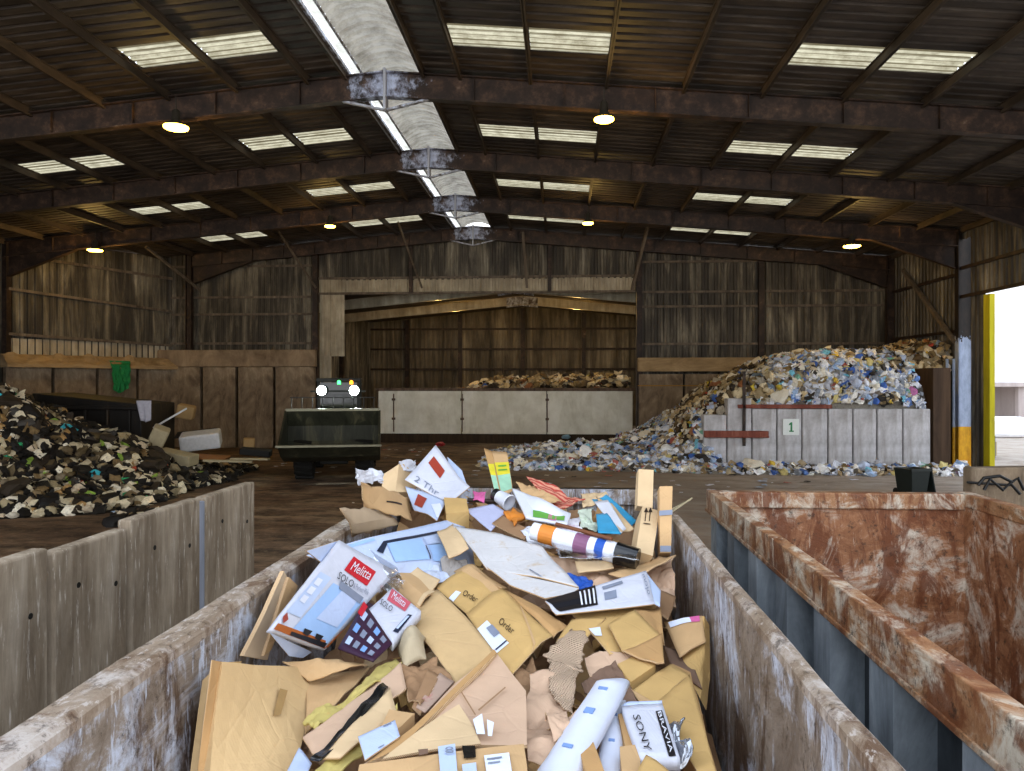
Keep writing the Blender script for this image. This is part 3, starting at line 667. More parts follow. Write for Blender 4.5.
# litter scattered on the floor
protos = []
for k in range(10):
    vs_, fs_ = SC[k]; mm = MB(); mm.add([v*.5 if abs(v.z) < 9 else v for v in vs_], fs_, pick(PAL_R+PAL_T, WT_R+WT_T)); protos.append(mm)
made = {}
for k in range(330):
    y, x = (R.uniform(17, 35), R.uniform(-11, 13)) if k < 240 else (R.uniform(31, 35.4), R.uniform(-17, -5))
    if hl(x, y) > .02 or hr(x, y) > .02 or (-8 < x < -3.5 and 20 < y < 29): continue
    if x > 4 and y > 27 or (x < -11.5 and y < 29): continue
    i = R.randrange(10); s_ = R.uniform(.1, .3)
    if i not in made: o = protos[i].build('litter_scrap', M_heap); made[i] = o
    else: o = made[i].copy(); C.objects.link(o)
    tag(o, 'small scrap of litter flattened on the dirty shed floor', 'litter', 'litter scraps on the floor')
    o.matrix_world = Matrix.Translation((x, y, .04)) @ Matrix.Rotation(R.uniform(0, 6), 4, 'Z') @ Matrix.Diagonal((s_, s_, s_*.35, 1))

# black bunker block, cloth, mattress and boards by the dark heap
a, b = atY(38, 430, 24.5), atY(146, 430, 24.5)
m = MB(); zt0, zt1 = atY(38, 396, 24.5).z, atY(146, 404, 24.2).z
m.prism([(a.x, 0), (b.x, 0), (b.x, zt1), (a.x, zt0+.1)], 'y', 24.2, 26.4)
for k in range(5):
    x = a.x+(b.x-a.x)*(k+.5)/5; m.box(x-.05, x+.05, 24.1, 24.2, .05, zt1-.1)
m.box(a.x, b.x, 24.08, 24.2, zt1-.2, zt1-.06)
tag(m.build('black_skip', streaky('burnt black steel', [(.35, '0b0907'), (.6, '1c1610'), (.75, '453826')], ns=2.2, rough=.6), bevel=.03), 'black grimy steel skip behind the dark refuse heap', 'skip')
m = MB(); n = 8; c0, c1 = atY(138, 402, 24.1), atY(153, 402, 24.1)
vs = []
for i in range(9):
    for j in range(n+1):
        t_ = j/n; x = c0.x+(c1.x-c0.x)*i/8*(1-.3*t_)+.15*t_
        vs.append((x, 24.02-.06*math.sin(i*1.6)*t_-.03, c0.z+.05-t_*.72*(1-.1*abs(i-4)/4)))
m.add(vs, [(i*(n+1)+j, (i+1)*(n+1)+j, (i+1)*(n+1)+j+1, i*(n+1)+j+1) for i in range(8) for j in range(n)])
tag(m.build('white_cloth', plain('lilac white cloth', 'c2bfca', .9), smooth=True, solid=.02), 'pale cloth hanging over the corner of the black skip', 'cloth')
def slabbox(name, u, v, zc, dims, rot, mat, label, cat, lift=0):
    p = P(u, v, zc); m = MB(); sx, sy, sz = dims; m.box(-sx/2, sx/2, -sy/2, sy/2, -sz/2, sz/2)
    o = m.build(name, mat, bevel=min(dims)*.12); o.location = (p.x, p.y, max(p.z, sz/2)+lift); o.rotation_euler = rot; return tag(o, label, cat)
M_white = plain('off white board', 'd9d9d9', .6)
M_tan = card('tan board far', 'a98a5c'); M_cr = plain('cream board', 'b3a583', .8)
slabbox('foam_block', 201, 443, 26, (1.3, .9, .55), (.15, -.1, .35), M_white, 'white foam block with a dark top lying beside the dark heap', 'foam block', .1)
slabbox('black_board', 196, 433, 26.2, (1.3, .9, .04), (.15, -.1, .35), M_dark, 'black board lying on the white foam block', 'board')
slabbox('cardboard_sheet', 207, 457, 24.8, (1.3, .9, .05), (.05, .08, .2), card('orange brown board', '9c6a3e'), 'orange-brown sheet on the floor in front of the foam block', 'sheet')
slabbox('plank', 228, 461, 24.4, (1.5, .3, .06), (0, .05, .3), M_cr, 'pale plank on the floor beside the orange-brown sheet', 'plank')
slabbox('plank', 250, 459, 24.6, (1.3, .22, .06), (0, .0, -.05), M_cr, 'short pale plank lying closest to the loader', 'plank')
slabbox('carton', 186, 428, 27.5, (.6, .5, .5), (.1, .2, .3), M_tan, 'small yellowish carton perched behind the foam block', 'carton', .6)
slabbox('carton', 249, 444, 27, (.4, .4, .45), (0, .05, .4), M_tan, 'small pale carton on the floor by the push wall', 'carton')
slabbox('white_stick', 170, 424, 25.5, (1.25, .06, .06), (0, -.55, .3), M_white, 'white stick poking up beside the pale cloth', 'stick', .2)
slabbox('cream_bolster', 177, 457, 24.0, (1.3, .5, .35), (.1, .15, -.2), M_cr, 'cream roll slumped at the foot of the dark heap', 'roll')
slabbox('cream_bolster', 157, 440, 24.0, (.5, .5, .9), (.3, .4, .5), M_cr, 'upright cream bundle against the corner of the black skip', 'bundle')
slabbox('black_tyre_scrap', 256, 452, 25.0, (1.0, .35, .22), (.1, .1, .1), M_dark, 'black rubber scrap on the floor short of the loader', 'scrap')
for u, v, col, nm in ((372, 448, '3f6fae', 'blue'), (440, 445, 'b8323a', 'red'), (566, 446-11, '9cc4e0', 'pale blue')):
    p = atZ(u, v+2, .05) if nm != 'pale blue' else atY(566, 437, 39.2); vs_, fs_ = BL2[0]; m = MB(); m.add([q*.28 for q in vs_], fs_); o = m.build('plastic_bag', plain(nm+' bag', col, .5)); o.location = (p.x, p.y, max(.18, p.z))
    tag(o, nm+' plastic bag lying on the floor before the white barrier' if nm != 'pale blue' else 'pale blue bag caught on the foot of the white barrier', 'plastic bag')

# ================================================================= WHEEL LOADER
lp = P(333, 480, 24.2)
M_ldr = streaky('dark grimy loader paint', [(.3, '0c0d09'), (.6, '1c1d16'), (.8, '35321f')], ns=2.5, rough=.5, bump=.1)
M_bkt = streaky('worn bucket steel', [(.3, '16170f'), (.55, '2f3024'), (.75, '5d5842')], ns=2.5, rough=.5, bump=.1)
ld = empty('wheel_loader', (lp.x, lp.y, 0), math.atan2(-lp.x, lp.y)*0.75, label='dark wheel loader facing the containers with bucket raised and headlights on', cat='wheel loader')
prof = [(-1.55, 1.28), (-.95, .92), (-.35, .72), (.1, .85), (.35, 1.3), (.3, 1.8), (.02, 2.3)]
m = MB(); W = 1.48
inner = [(y, z+.0) for y, z in prof]
for (y0_, z0_), (y1_, z1_) in zip(prof, prof[1:]): m.bar((0, y0_, z0_), (0, y1_, z1_), 2*W, .05, up=(0, (z1_-z0_), -(y1_-y0_)))
bk = m.build('bucket', M_bkt, ld)
for s in (-1, 1):
    m = MB(); m.prism(prof, 'x', s*W-.03, s*W+.03); m.build('side_plate', M_bkt, ld)
m = MB(); m.box(-W-.08, W+.08, -1.64, -1.45, 1.25, 1.31); m.build('cutting_edge', plain('scoured steel edge', '8a866f', .4, .3), ld)
m = MB(); m.box(-W, W, -.02, .1, 2.28, 2.36); m.build('top_lip', plain('scoured steel edge', '8a866f'), ld)
m = MB()
for k in range(9): m.box(-1.3+k*.325-.012, -1.3+k*.325+.012, .02, .05, 2.36, 2.72)
m.box(-1.35, 1.35, .02, .05, 2.7, 2.73); m.build('spill_guard', M_ldr, ld)
for s in (-1, 1):
    m = MB(); m.bar((s*.6, .3, 1.0), (s*.6, 2.2, 1.75), .18, .36); m.build('lift_arm', M_ldr, ld)
    for y in (.95, 4.4):
        m = MB(); m.lathe([(.3, -.3), (.68, -.3), (.78, -.22), (.8, 0), (.78, .22), (.68, .3), (.3, .3)], (s*.98, y, .8), 28, 'x')
        for k in range(18):
            a = k*math.pi/9; m.bar((s*.98-.28, y+.8*math.cos(a), .8+.8*math.sin(a)), (s*.98+.28, y+.8*math.cos(a+.12), .8+.8*math.sin(a+.12)), .1, .06, up=(0, math.cos(a), math.sin(a)))
        wh = m.build('wheel', M_dark, ld); m = MB(); m.lathe([(.001, 0), (.3, .02), (.34, .1)], (s*1.24, y, .8), 20, 'x'); m.build('hub', M_ldr, wh)
m = MB(); m.box(-.7, .7, .7, 1.4, .6, 1.1); m.box(-.45, .45, .5, .75, .5, .95); m.build('front_axle', M_ldr, ld, bevel=.04)
m = MB(); m.box(-.75, .75, 2.0, 5.9, .9, 1.7); m.box(-.7, .7, 4.2, 6.0, 1.7, 2.3); m.build('body', M_ldr, ld, bevel=.06)
m = MB()
for x in (-.7, .7):
    for y in (2.6, 4.1): m.box(x-.05, x+.05, y-.05, y+.05, 1.7, 3.25)
m.box(-.78, .78, 2.5, 4.2, 3.22, 3.36); cab = m.build('cab', M_ldr, ld, bevel=.02)
m = MB(); m.box(-.64, .64, 2.6, 2.63, 1.75, 3.2); m.build('windscreen', plain('dark glass', '0c0f0e', .08, spec=.6), cab)
m = MB(); m.box(-.95, .95, 2.3, 2.42, 2.86, 2.92); lb = m.build('light_bar', M_ldr, ld)
for s in (-1, 1):
    x = .56*s; m = MB(); m.lathe([(.05, .16), (.17, .12), (.19, 0), (.16, -.01)], (x, 2.26, 2.92), 20, 'y'); hd = m.build('headlight', M_ldr, ld)
    m = MB(); m.lathe([(.001, -.05), (.1, -.04), (.165, 0)], (x, 2.25, 2.92), 20, 'y'); m.build('lens', emit('headlight beam', 'eafff2', 60), hd)
    l = bpy.data.lights.new('headlight_beam', 'SPOT'); l.energy = 110; l.color = (.85, 1, .9); l.spot_size = 1.9; l.spot_blend = .6; l.shadow_soft_size = .12
    lo = bpy.data.objects.new('headlight_beam', l); C.objects.link(lo); lo.parent = ld; lo.location = (x, 2.1, 2.92); lo.rotation_euler = (math.radians(82), 0, math.pi)
for x, col, nm in ((.12, '40ff70', 'green_beacon'), (.55, 'ff9a20', 'amber_beacon')):
    m = MB(); m.lathe([(.06, 0), (.06, .1), (.03, .13), (.001, .14)], (x-.1, 2.5, 3.12+.02), 12); m.build(nm, emit(nm, col, 3), ld)

# ================================================================= YARD SIDE
def exterior():
    M_clad = streaky('bright white cladding', [(.3, 'd3d3d6'), (.6, 'eeeef0')], ns=.6, rough=.6, bump=.03)
    t = empty('shed_building', (36, 66, 0), label='big white-clad building seen through the opening beside the column', cat='building')
    m = MB(); m.box(-6, 30, 0, 20, 0, 14); m.build('wall', M_clad, t); m = MB(); m.box(-6.5, 30.5, -.5, 20.5, 14, 14.6); m.build('roof', M_clad, t)
    t = empty('lean_to', (32, 56, 0), label='grey open-fronted lean-to in front of the white building', cat='shed')
    g = streaky('grey pink render', [(.3, '9a8e8a'), (.6, 'bdb2ae')], ns=.8)
    m = MB(); m.box(-1.5, 12, 3, 3.3, 0, 2.9); m.build('back_wall', g, t); m = MB(); m.box(-2, 12, -.5, 3.5, 2.9, 3.2); m.build('roof', g, t)
    for k in range(5):
        m = MB(); m.box(-1.6+k*2.1, -1.2+k*2.1, -.2, .2, 0, 2.9); m.build('pier', g, t)
    m = MB(); m.box(1.2, 1.9, .5, 1.2, 0, 1.6); tag(m.build('red_drum', plain('red drum', 'b5483f'), bevel=.1), 'red drum standing under the grey lean-to', 'drum').location = (32, 56, 0)
    p = P(1000, 432, 44)
    m = MB(); m.box(-1.2, 1.2, -.6, .6, 0, 1.2); o = m.build('white_tank', M_clad, bevel=.2); o.location = (p.x, p.y, 0); tag(o, 'white tank standing on the pale yard', 'tank')
exterior()
p = P(990, 458, 33); m = MB(); m.lathe([(.25, 0), (.25, .6), (.0, .6)], seg=14); o = m.build('yard_drum', plain('tan drum', '9a8a60')); o.location = (p.x, p.y, 0); tag(o, 'small tan drum standing outside the opening', 'drum')
p = P(987, 450, 32); m = MB(); m.box(-.25, .25, -.2, .2, 0, .95); o = m.build('grey_cabinet', plain('grey cabinet', '5f6670'), bevel=.03); o.location = (p.x, p.y, 0); tag(o, 'small grey cabinet outside the opening by the yellow jamb', 'cabinet')
# wheelie bin in front of the numbered wall
bp = P(912, 493, 21.2)
wbn = empty('wheelie_bin', (bp.x, bp.y, 0), .35, label='dark green wheelie bin with its lid hanging open', cat='bin')
M_bin = plain('dark green plastic', '1d2624', .45)
m = MB(); a, b = .26, .33
vs = [(-a, -a, .08), (a, -a, .08), (a, a, .08), (-a, a, .08), (-b, -b, .78), (b, -b, .78), (b, b, .78), (-b, b, .78), (-b+.03, -b+.03, .78), (b-.03, -b+.03, .78), (b-.03, b-.03, .78), (-b+.03, b-.03, .78), (-a+.03, -a+.03, .12), (a-.03, -a+.03, .12), (a-.03, a-.03, .12), (-a+.03, a-.03, .12)]
m.add(vs, [(0, 3, 2, 1)]+[(i, (i+1) % 4, 4+(i+1) % 4, 4+i) for i in range(4)]+[(4+i, 4+(i+1) % 4, 8+(i+1) % 4, 8+i) for i in range(4)]+[(8+i, 8+(i+1) % 4, 12+(i+1) % 4, 12+i) for i in range(4)]+[(12, 13, 14, 15)])
m.build('body', M_bin, wbn, bevel=.015)
m = MB(); m.bar((.36, 0, .78), (.5, 0, .1), .66, .03, up=(1, 0, 0)); m.build('lid', M_bin, wbn)
m = MB(); m.box(-.36, .36, -.36, -.32, .72, .8); m.build('rim', M_bin, wbn)
for s in (-1, 1):
    m = MB(); m.lathe([(.001, -.03), (.1, -.03), (.1, .03), (.001, .03)], (s*.26, .3, .1), 14, 'x'); m.build('wheel', M_dark, wbn)
# low barrier with a tangled black frame beyond the rusty container
bq = P(972, 470, 11.5)
slab('low_barrier', (bq.x, bq.y), (bq.x+6, bq.y+1.4), 0, P(972, 468, 11.5).z, .2, M_conc, label='low brown barrier beyond the rusty container, toward the yard', cat='barrier')
m = MB(); q = [P(978, 485, 11.2), P(984, 478, 11.2), P(1000, 476, 11.2), P(1012, 482, 11.2), P(1018, 478, 11.2), P(1024, 490, 11.2)]
m.tube(q, .025, 8); m.tube([P(984, 490, 11.2), P(990, 479, 11.2), P(1003, 490, 11.2), P(1010, 483, 11.2), P(1020, 494, 11.2)], .025, 8)
m.tube([P(978, 485, 11.2)+Vector((0, .3, 0)), P(1024, 488, 11.2)+Vector((0, .3, 0))], .02, 8)
tag(m.build('bent_frame', plain('black tube', '141414', .4)), 'bent black tube frame leaning on the low brown barrier', 'frame')
# ================================================================= OPEN CONTAINERS AND CONCRETE PANELS UP FRONT
def worn_mat(name, base, mid, pale, rust, scale=(1, .5, .6), amt=.5, scr=.56):
    """old paint: mottled ground, sharp-edged bare and rusty patches, pale scrapes dragged across, dark pitting"""
    t = NT(name); f = t.noise(t.coord(scale), 3.2, 10, .74, .8); x = t.ramp(f, [(.36, base), (.5, mid), (.62, pale)])
    g = t.noise(t.coord((1, .9, .35)), 2.6, 10, .74, 1.0); x = t.mix(t.ramp(g, [(.42, .9), (.5, 0.0)]), x, rust)
    s0 = t.noise(t.coord((2, 1.0, .8), rot=(.7, 0, 0)), 1.8, 9, .72, .6); x = t.mix(t.ramp(s0, [(amt, 0.0), (amt+.09, .9)]), x, pale)
    s1 = t.noise(t.coord((6, 2.4, .4), rot=(.6, 0, 0)), 6, 8, .75); x = t.mix(t.ramp(s1, [(scr, 0.0), (scr+.06, .9)]), x, pale)
    s2 = t.noise(t.coord((1, 1, 1)), 14, 8, .8); x = t.mix(t.ramp(s2, [(.54, 0.0), (.64, .8)]), x, '2e2119')
    t.base(x, .55, .0, .35); t.bump(f, .5, .03); return t.m
M_cin = worn_mat('worn painted container steel', '675a4e', '877b6f', 'bcc4d4', '4d3a2b', amt=.535)
M_crim = worn_mat('scuffed container rim', '6f5e4d', '8f7f6e', 'b5aca4', '5a4230', amt=.54)
M_rustin = worn_mat('rust brown container steel', '74482c', '936545', 'c0b2a0', '65371d', (.6, 1, 1), .58, .6)
M_rustrim = worn_mat('rust brown container rim', '784a2c', '98704e', 'c2b8a6', '683a1f', (1, .6, 1), .53, .6)
M_panel = streaky('splashed concrete', [(.3, '6b5d4d'), (.45, '8f806c'), (.6, 'a99b87'), (.75, 'bdb1a0')], scale=(2.2, 2.2, .3), ns=3.0, rough=.75, ns2=1.1, dirt='3d3126', scratch='cfc7ba')
M_slate = streaky('slate painted ribbed steel', [(.3, '4d5358'), (.5, '8d969d'), (.75, 'c2cad1')], scale=(1, 1, .3), ns=2.4, rough=.5, ns2=1.4, dirt='22262b')
# --- container holding the cardboard
YA, YZ = .9, 7.3
XA0, XA1, XB0, XB1, ZT = -1.61, -1.47, .82, .895, 2.2
ct = empty('roll_off_container', (0, 0, 0), label='long grimy open steel container filled with waste cardboard', cat='container')
for nm, x0, x1, side in (('left', XA0, XA1, -1), ('right', XB0, XB1, 1)):
    m = MB(); xin = x1 if side < 0 else x0; xi = xin+side*.008
    n = 30; vs = []
    for i in range(n+1):       # slightly dented plate
        y = YA+(YZ-YA)*i/n
        for j in range(9):
            z = .25+(ZT-.04-.25)*j/8; vs.append((xi+.006*noise.noise((y*1.1, z*1.6, side*5)), y, z))
    m.add(vs, [(i*9+j, (i+1)*9+j, (i+1)*9+j+1, i*9+j+1) for i in range(n) for j in range(8)])
    m.build('side_plate', M_cin, ct, solid=.012)
    m = MB(); n = 40; vs = []
    for i in range(n+1):
        y = YA+(YZ-YA)*i/n; w = .007*noise.noise((y*1.3, side, 0)); h = .008*noise.noise((y*1.7, side, 9))
        for dx, dz in ((x0, ZT-.055), (x0-.0, ZT-.02), (x0+.02, ZT), (x1-.02, ZT), (x1, ZT-.02), (x1, ZT-.055)): vs.append((dx+w, y, dz+h))
    m.add(vs, [(i*6+j, (i+1)*6+j, (i+1)*6+(j+1) % 6, i*6+(j+1) % 6) for i in range(n) for j in range(6)]+[(0, 1, 2, 3, 4, 5), tuple(n*6+k for k in range(6))])
    m.build('top_rail', M_crim, ct)
    for k in range(10):
        y = YA+.3+k*.65; m = MB(); xo = x0 if side < 0 else x1; m.box(min(xi, xo-side*-.0), max(xi, xo), y-.05, y+.05, .2, ZT-.13); m.build('side_rib', M_slate, ct)
m = MB(); m.box(XA1, XB0, YZ-.08, YZ, .25, ZT-.02); m.box(XA0, XB1, YZ-.12, YZ, ZT-.16, ZT-.02); m.build('end_wall', M_cin, ct)
m = MB(); m.box(XA0, XB1, YA, YZ, .15, .25); m.build('base', M_slate, ct)
# --- empty rusty container
X0, X1, YE0, YE1 = 1.345, 3.62, .9, 7.12
rc = empty('rusty_container', (0, 0, 0), label='empty rust-brown open container with slate ribs along its outer side', cat='container')
m = MB(); m.box(X0, X0+.085, YE0, YE1, ZT-.19, ZT); m.box(X0+.02, X0+.19, YE0, YE1, ZT-.19, ZT-.17); m.box(X0-.012, X0, YE0, YE1, ZT-.2, ZT-.17); m.build('top_rail', M_rustrim, rc, bevel=.012)
m = MB(); m.box(X0+.17, X0+.185, YE0, YE1, .2, ZT-.1); m.build('side_plate', streaky('shaded slate plate', [(.3, '23262a'), (.6, '50575c'), (.8, '747c82')], scale=(1, 1, .3), ns=2.6, rough=.6, ns2=1.4, dirt='14161a'), rc)  # darker than the ribs: shade of the recess put into the colour
for y in (6.78, 6.1, 5.42, 4.72, 4.0, 3.27, 2.5, 1.75):
    m = MB(); m.prism([(X0+.17, y-.13), (X0+.005, y-.11), (X0+.005, y+.13), (X0+.17, y+.16)], 'z', .2, ZT-.2); m.build('side_rib', M_slate, rc)
m = MB(); vs = []; nx, nz = 16, 14
for i in range(nx+1):
    for j in range(nz+1):
        x = X0+.085+(X1-X0-.085)*i/nx; z = .2+(ZT-.14-.2)*j/nz; vs.append((x, YE1-.09+.015*noise.noise((x*1.4, z*1.8, 2))+(-.02 if .55 < z/ZT < .64 else 0), z))
m.add(vs, [(i*(nz+1)+j, (i+1)*(nz+1)+j, (i+1)*(nz+1)+j+1, i*(nz+1)+j+1) for i in range(nx) for j in range(nz)]); m.build('end_wall', M_rustin, rc, solid=.012)
m = MB(); m.box(X0+.085, X1, YE1-.12, YE1, ZT-.15, ZT-.005); m.build('end_rail', M_rustrim, rc, bevel=.012)
m = MB(); m.box(X1, X1+.02, YE0, YE1, .2, ZT-.1); m.build('side_plate', M_rustin, rc)
m = MB(); m.box(X1-.01, X1+.11, YE0, YE1+.02, ZT-.12, ZT); m.build('top_rail', M_rustrim, rc, bevel=.012)
m = MB(); m.box(X0, X1, YE0, YE1, .1, .2); m.build('base', M_rustin, rc)
for y in (3.2, 4.6, 6.0):
    m = MB(); m.box(X1-.04, X1, y-.05, y+.05, .2, ZT-.12); m.build('inner_post', M_rustin, rc)
# --- freestanding concrete panels
xs_ = [-3.72, -3.71, -3.68, -3.72, -3.62]
spec = [((-3.74, 3.1), (-3.73, 4.15), 2.02, 'splashed concrete panel closest to the camera in the row beside the container'),
        ((-3.73, 4.19), (-3.72, 5.21), 2.0, 'splashed concrete panel with a dark dribble, third from the far end of the row'),
        ((-3.72, 5.27), (-3.72, 6.2), 1.95, 'splashed concrete panel one step lower than its neighbour, second from the far end but one'),
        ((-3.72, 6.26), (-3.72, 7.5), 2.01, 'splashed concrete panel standing a step higher, next to the last panel'),
        ((-3.72, 7.63), (-3.71, 8.85), 2.0, 'last splashed concrete panel of the row, its far edge free')]
spec[1] = (*spec[1][:3], 'splashed concrete panel with a dark dribble, before the lower one')
spec[2] = (*spec[2][:3], 'splashed concrete panel whose top sits one step lower than the next')
for a, b, zt, lb_ in spec:
    pn = slab('concrete_panel', a, b, 0, zt, .13, M_panel, bevel=.02, label=lb_, cat='concrete panel', group='freestanding concrete panels')
    for fx, fz in ((.3, .84), (.82, .78), (.8, .32)):
        m = MB(); L_ = b[1]-a[1]; m.lathe([(.001, -.004), (.022, -.004), (.024, .006)], (L_*fx, 0, zt*fz), 12, 'y'); m.build('bolt_hole', M_dark, pn)
m = MB(); m.box(-3.83, -3.735, 7.51, 7.62, 0, 1.96); tag(m.build('end_face_strip', streaky('pale blue grey strip', [(.3, '6f737c'), (.6, 'a3abbb')], ns=3)), 'pale blue-grey strip standing in for the end face of the last concrete panel', 'post')  # added strip standing in for the end face of the last panel
# ================================================================= WASTE CARDBOARD IN THE CONTAINER
ZCT = [(430, 7.25), (450, 7.1), (470, 6.85), (500, 6.35), (530, 5.75), (560, 5.25), (590, 4.85), (620, 4.45), (650, 4.1), (680, 3.8), (710, 3.52), (740, 3.28), (771, 3.05), (830, 2.7)]
def surf(v): return lerp_tab(ZCT, v)
def lim(u):
    k = (u-512)/F*cT-sT
    return (-1.41/k) if k < 0 else (.78/k if k > 0.001 else 99)
def dep(u, v, lift): return max(1.5, min(surf(v), lim(u))-lift)
def pt(q, lift):
    u, v = q[0], q[1]
    if len(q) == 4: return P(u, v, q[2])                  # (u, v, zc, 'd') explicit distance
    return P(u, v, dep(u, v, lift+(q[2] if len(q) == 3 else 0)))
class Item: pass
def edge_mat():
    t = NT('corrugated cut edge'); w = t.n('ShaderNodeTexWave', Scale=90.0, Distortion=1.0); w.bands_direction = 'DIAGONAL'; t.l(t.coord(), w.inputs['Vector'])
    t.base(t.ramp(w.outputs['Fac'], [(.2, '9a7a58'), (.6, 'cdb08a')]), .85, 0, .2); return t.m
EDGE = edge_mat()
def to_frame(o, pts):
    """local frame of a sheet: x along its first edge, z out of its face"""
    c = sum(pts, Vector())/len(pts); nrm = Vector()
    for a, b in zip(pts, pts[1:]+pts[:1]): nrm += (a-c).cross(b-c)
    nrm.normalize()
    if nrm.dot(cam_pos-c) < 0: nrm = -nrm
    x = (pts[1]-pts[0]); x = (x-nrm*x.dot(nrm)).normalized(); y = nrm.cross(x)
    M = Matrix(((x.x, y.x, nrm.x, c.x), (x.y, y.y, nrm.y, c.y), (x.z, y.z, nrm.z, c.z), (0, 0, 0, 1)))
    return M
def finish(it, o, M, mat, thick, label, cat, group, smooth, parent):
    o.data.materials.append(mat)
    if smooth: o.data.set_sharp_from_angle(angle=.35)
    if smooth and False: o.data.polygons.foreach_set('use_smooth', [True]*len(o.data.polygons))
    if thick:
        md = o.modifiers.new('board', 'SOLIDIFY'); md.thickness = thick; md.offset = -1
        if 'board' in mat.name and thick < .03: o.data.materials.append(EDGE); md.material_offset_rim = 1
    if parent is None: o.matrix_world = M; tag(o, label, cat, group)
    else: o.parent = parent.o; o.matrix_local = parent.M.inverted() @ M
    it.o, it.M, it.Mi = o, M, M.inverted(); return it
def sheet(name, label, cat, q, mat, lift=0.0, thick=.008, amp=.012, sc=2.2, n=10, fold=0.0, sag=0.0, parent=None, smooth=True, group=None, crisp=False, seed=None, ragged=0.0):
    """4-cornered sheet TL, TR, BR, BL: a bent, dented board with real thickness"""
    it = Item(); p = [pt(k, lift) for k in q]; M = to_frame(None, p); Mi = M.inverted(); l = [Mi @ k for k in p]
    n = max(n, 40) if fold > .06 else (max(n, 22) if fold else n)
    sd = seed if seed is not None else R.uniform(0, 50); size = ((l[1]-l[0]).length+(l[3]-l[0]).length)/2
    cz = [(R.uniform(.25, .75), R.uniform(-.11, .11)*size, R.random() < .5) for _ in range(2)] if ('board' in mat.name and not fold and amp > .004 and thick < .03) else []
    def flat(s, t): return (l[0]*(1-s)+l[1]*s)*(1-t)+(l[3]*(1-s)+l[2]*s)*t
    def loc(s, t):
        a = flat(s, t); k = a*sc+Vector((sd, sd*.7, 0))
        d = amp*noise.noise(k)*1.3+amp*.35*(abs(noise.noise(k*2.7))-.25)
        if fold:
            f1 = noise.voronoi(k*.75)[0]; f2 = noise.voronoi(k*1.7+Vector((4, 2, 0)))[0]
            d += fold*((f1[1]-f1[0])*1.1+(f2[1]-f2[0])*.5+(abs(noise.noise(k*.8))-.25)*.9+(abs(noise.noise(k*5))-.25)*.18-.5)
        for c0_, a_, ax_ in cz: d += a_*(abs((s if ax_ else t)-c0_)-.25)
        d += sag*(1-4*(s-.5)**2)*(1-4*(t-.5)**2)
        dx = Vector()
        if fold: dx = Vector((noise.noise(k*1.3+Vector((9, 0, 0))), noise.noise(k*1.3+Vector((0, 9, 0))), 0))*fold*.5
        if ragged:
            e = max(abs(s-.5), abs(t-.5))
            if e > .499: dx += Vector((noise.noise(k*9), noise.noise(k*9+Vector((5, 5, 5))), 0))*ragged
        return a+Vector((0, 0, d))+dx
    it.loc = loc; it.flat = flat
    vs = [loc(i/n, j/n) for i in range(n+1) for j in range(n+1)]
    fs = [(i*(n+1)+j, i*(n+1)+j+1, (i+1)*(n+1)+j+1, (i+1)*(n+1)+j) for i in range(n) for j in range(n)]
    me = bpy.data.meshes.new(name); me.from_pydata(vs, [], fs); me.update()
    if me.polygons[0].normal.z < 0: me.flip_normals()
    o = bpy.data.objects.new(name, me); C.objects.link(o)
    def at_px(u, v, off):
        s, t = .5, .5
        for _ in range(14):
            a = proj(M @ flat(s, t)); e = .002; b = proj(M @ flat(s+e, t)); c = proj(M @ flat(s, t+e))
            j11, j12, j21, j22 = (b[0]-a[0])/e, (c[0]-a[0])/e, (b[1]-a[1])/e, (c[1]-a[1])/e; D = j11*j22-j12*j21
            if abs(D) < 1e-9: break
            du, dv = u-a[0], v-a[1]; s += max(-.4, min(.4, (du*j22-dv*j12)/D)); t += max(-.4, min(.4, (dv*j11-du*j21)/D))
        s, t = max(.003, min(.997, s)), max(.003, min(.997, t)); r = loc(s, t); r.z += off+amp*.1; return r
    it.at = at_px; return finish(it, o, M, mat, thick, label, cat, group, True, parent)
def poly(name, label, cat, q, mat, lift=0.0, thick=.008, amp=.008, sc=3.0, cuts=3, parent=None, group=None):
    """many-cornered flat board"""
    it = Item(); p = [pt(k, lift) for k in q]; M = to_frame(None, p); Mi = M.inverted(); l = [Mi @ k for k in p]
    bm = bmesh.new(); f = bm.faces.new([bm.verts.new((k.x, k.y, k.z*.6)) for k in l]); f.normal_update()
    if f.normal.z < 0: f.normal_flip()
    bmesh.ops.triangulate(bm, faces=bm.faces[:]); bmesh.ops.subdivide_edges(bm, edges=bm.edges[:], cuts=cuts, use_grid_fill=True)
    sd = R.uniform(0, 50)
    for v in bm.verts: v.co.z += amp*noise.noise(v.co*sc+Vector((sd, 0, 0)))
    me = bpy.data.meshes.new(name); bm.to_mesh(me); bm.free(); o = bpy.data.objects.new(name, me); C.objects.link(o)
    c0 = Mi @ cam_pos
    def at_px(u, v, off):
        d = (Mi @ P(u, v, 3.0))-c0; t = -c0.z/d.z; r = c0+d*t; r.z = .6*0+off+amp*.9; return r
    it.at = at_px; return finish(it, o, M, mat, thick, label, cat, group, False, parent)
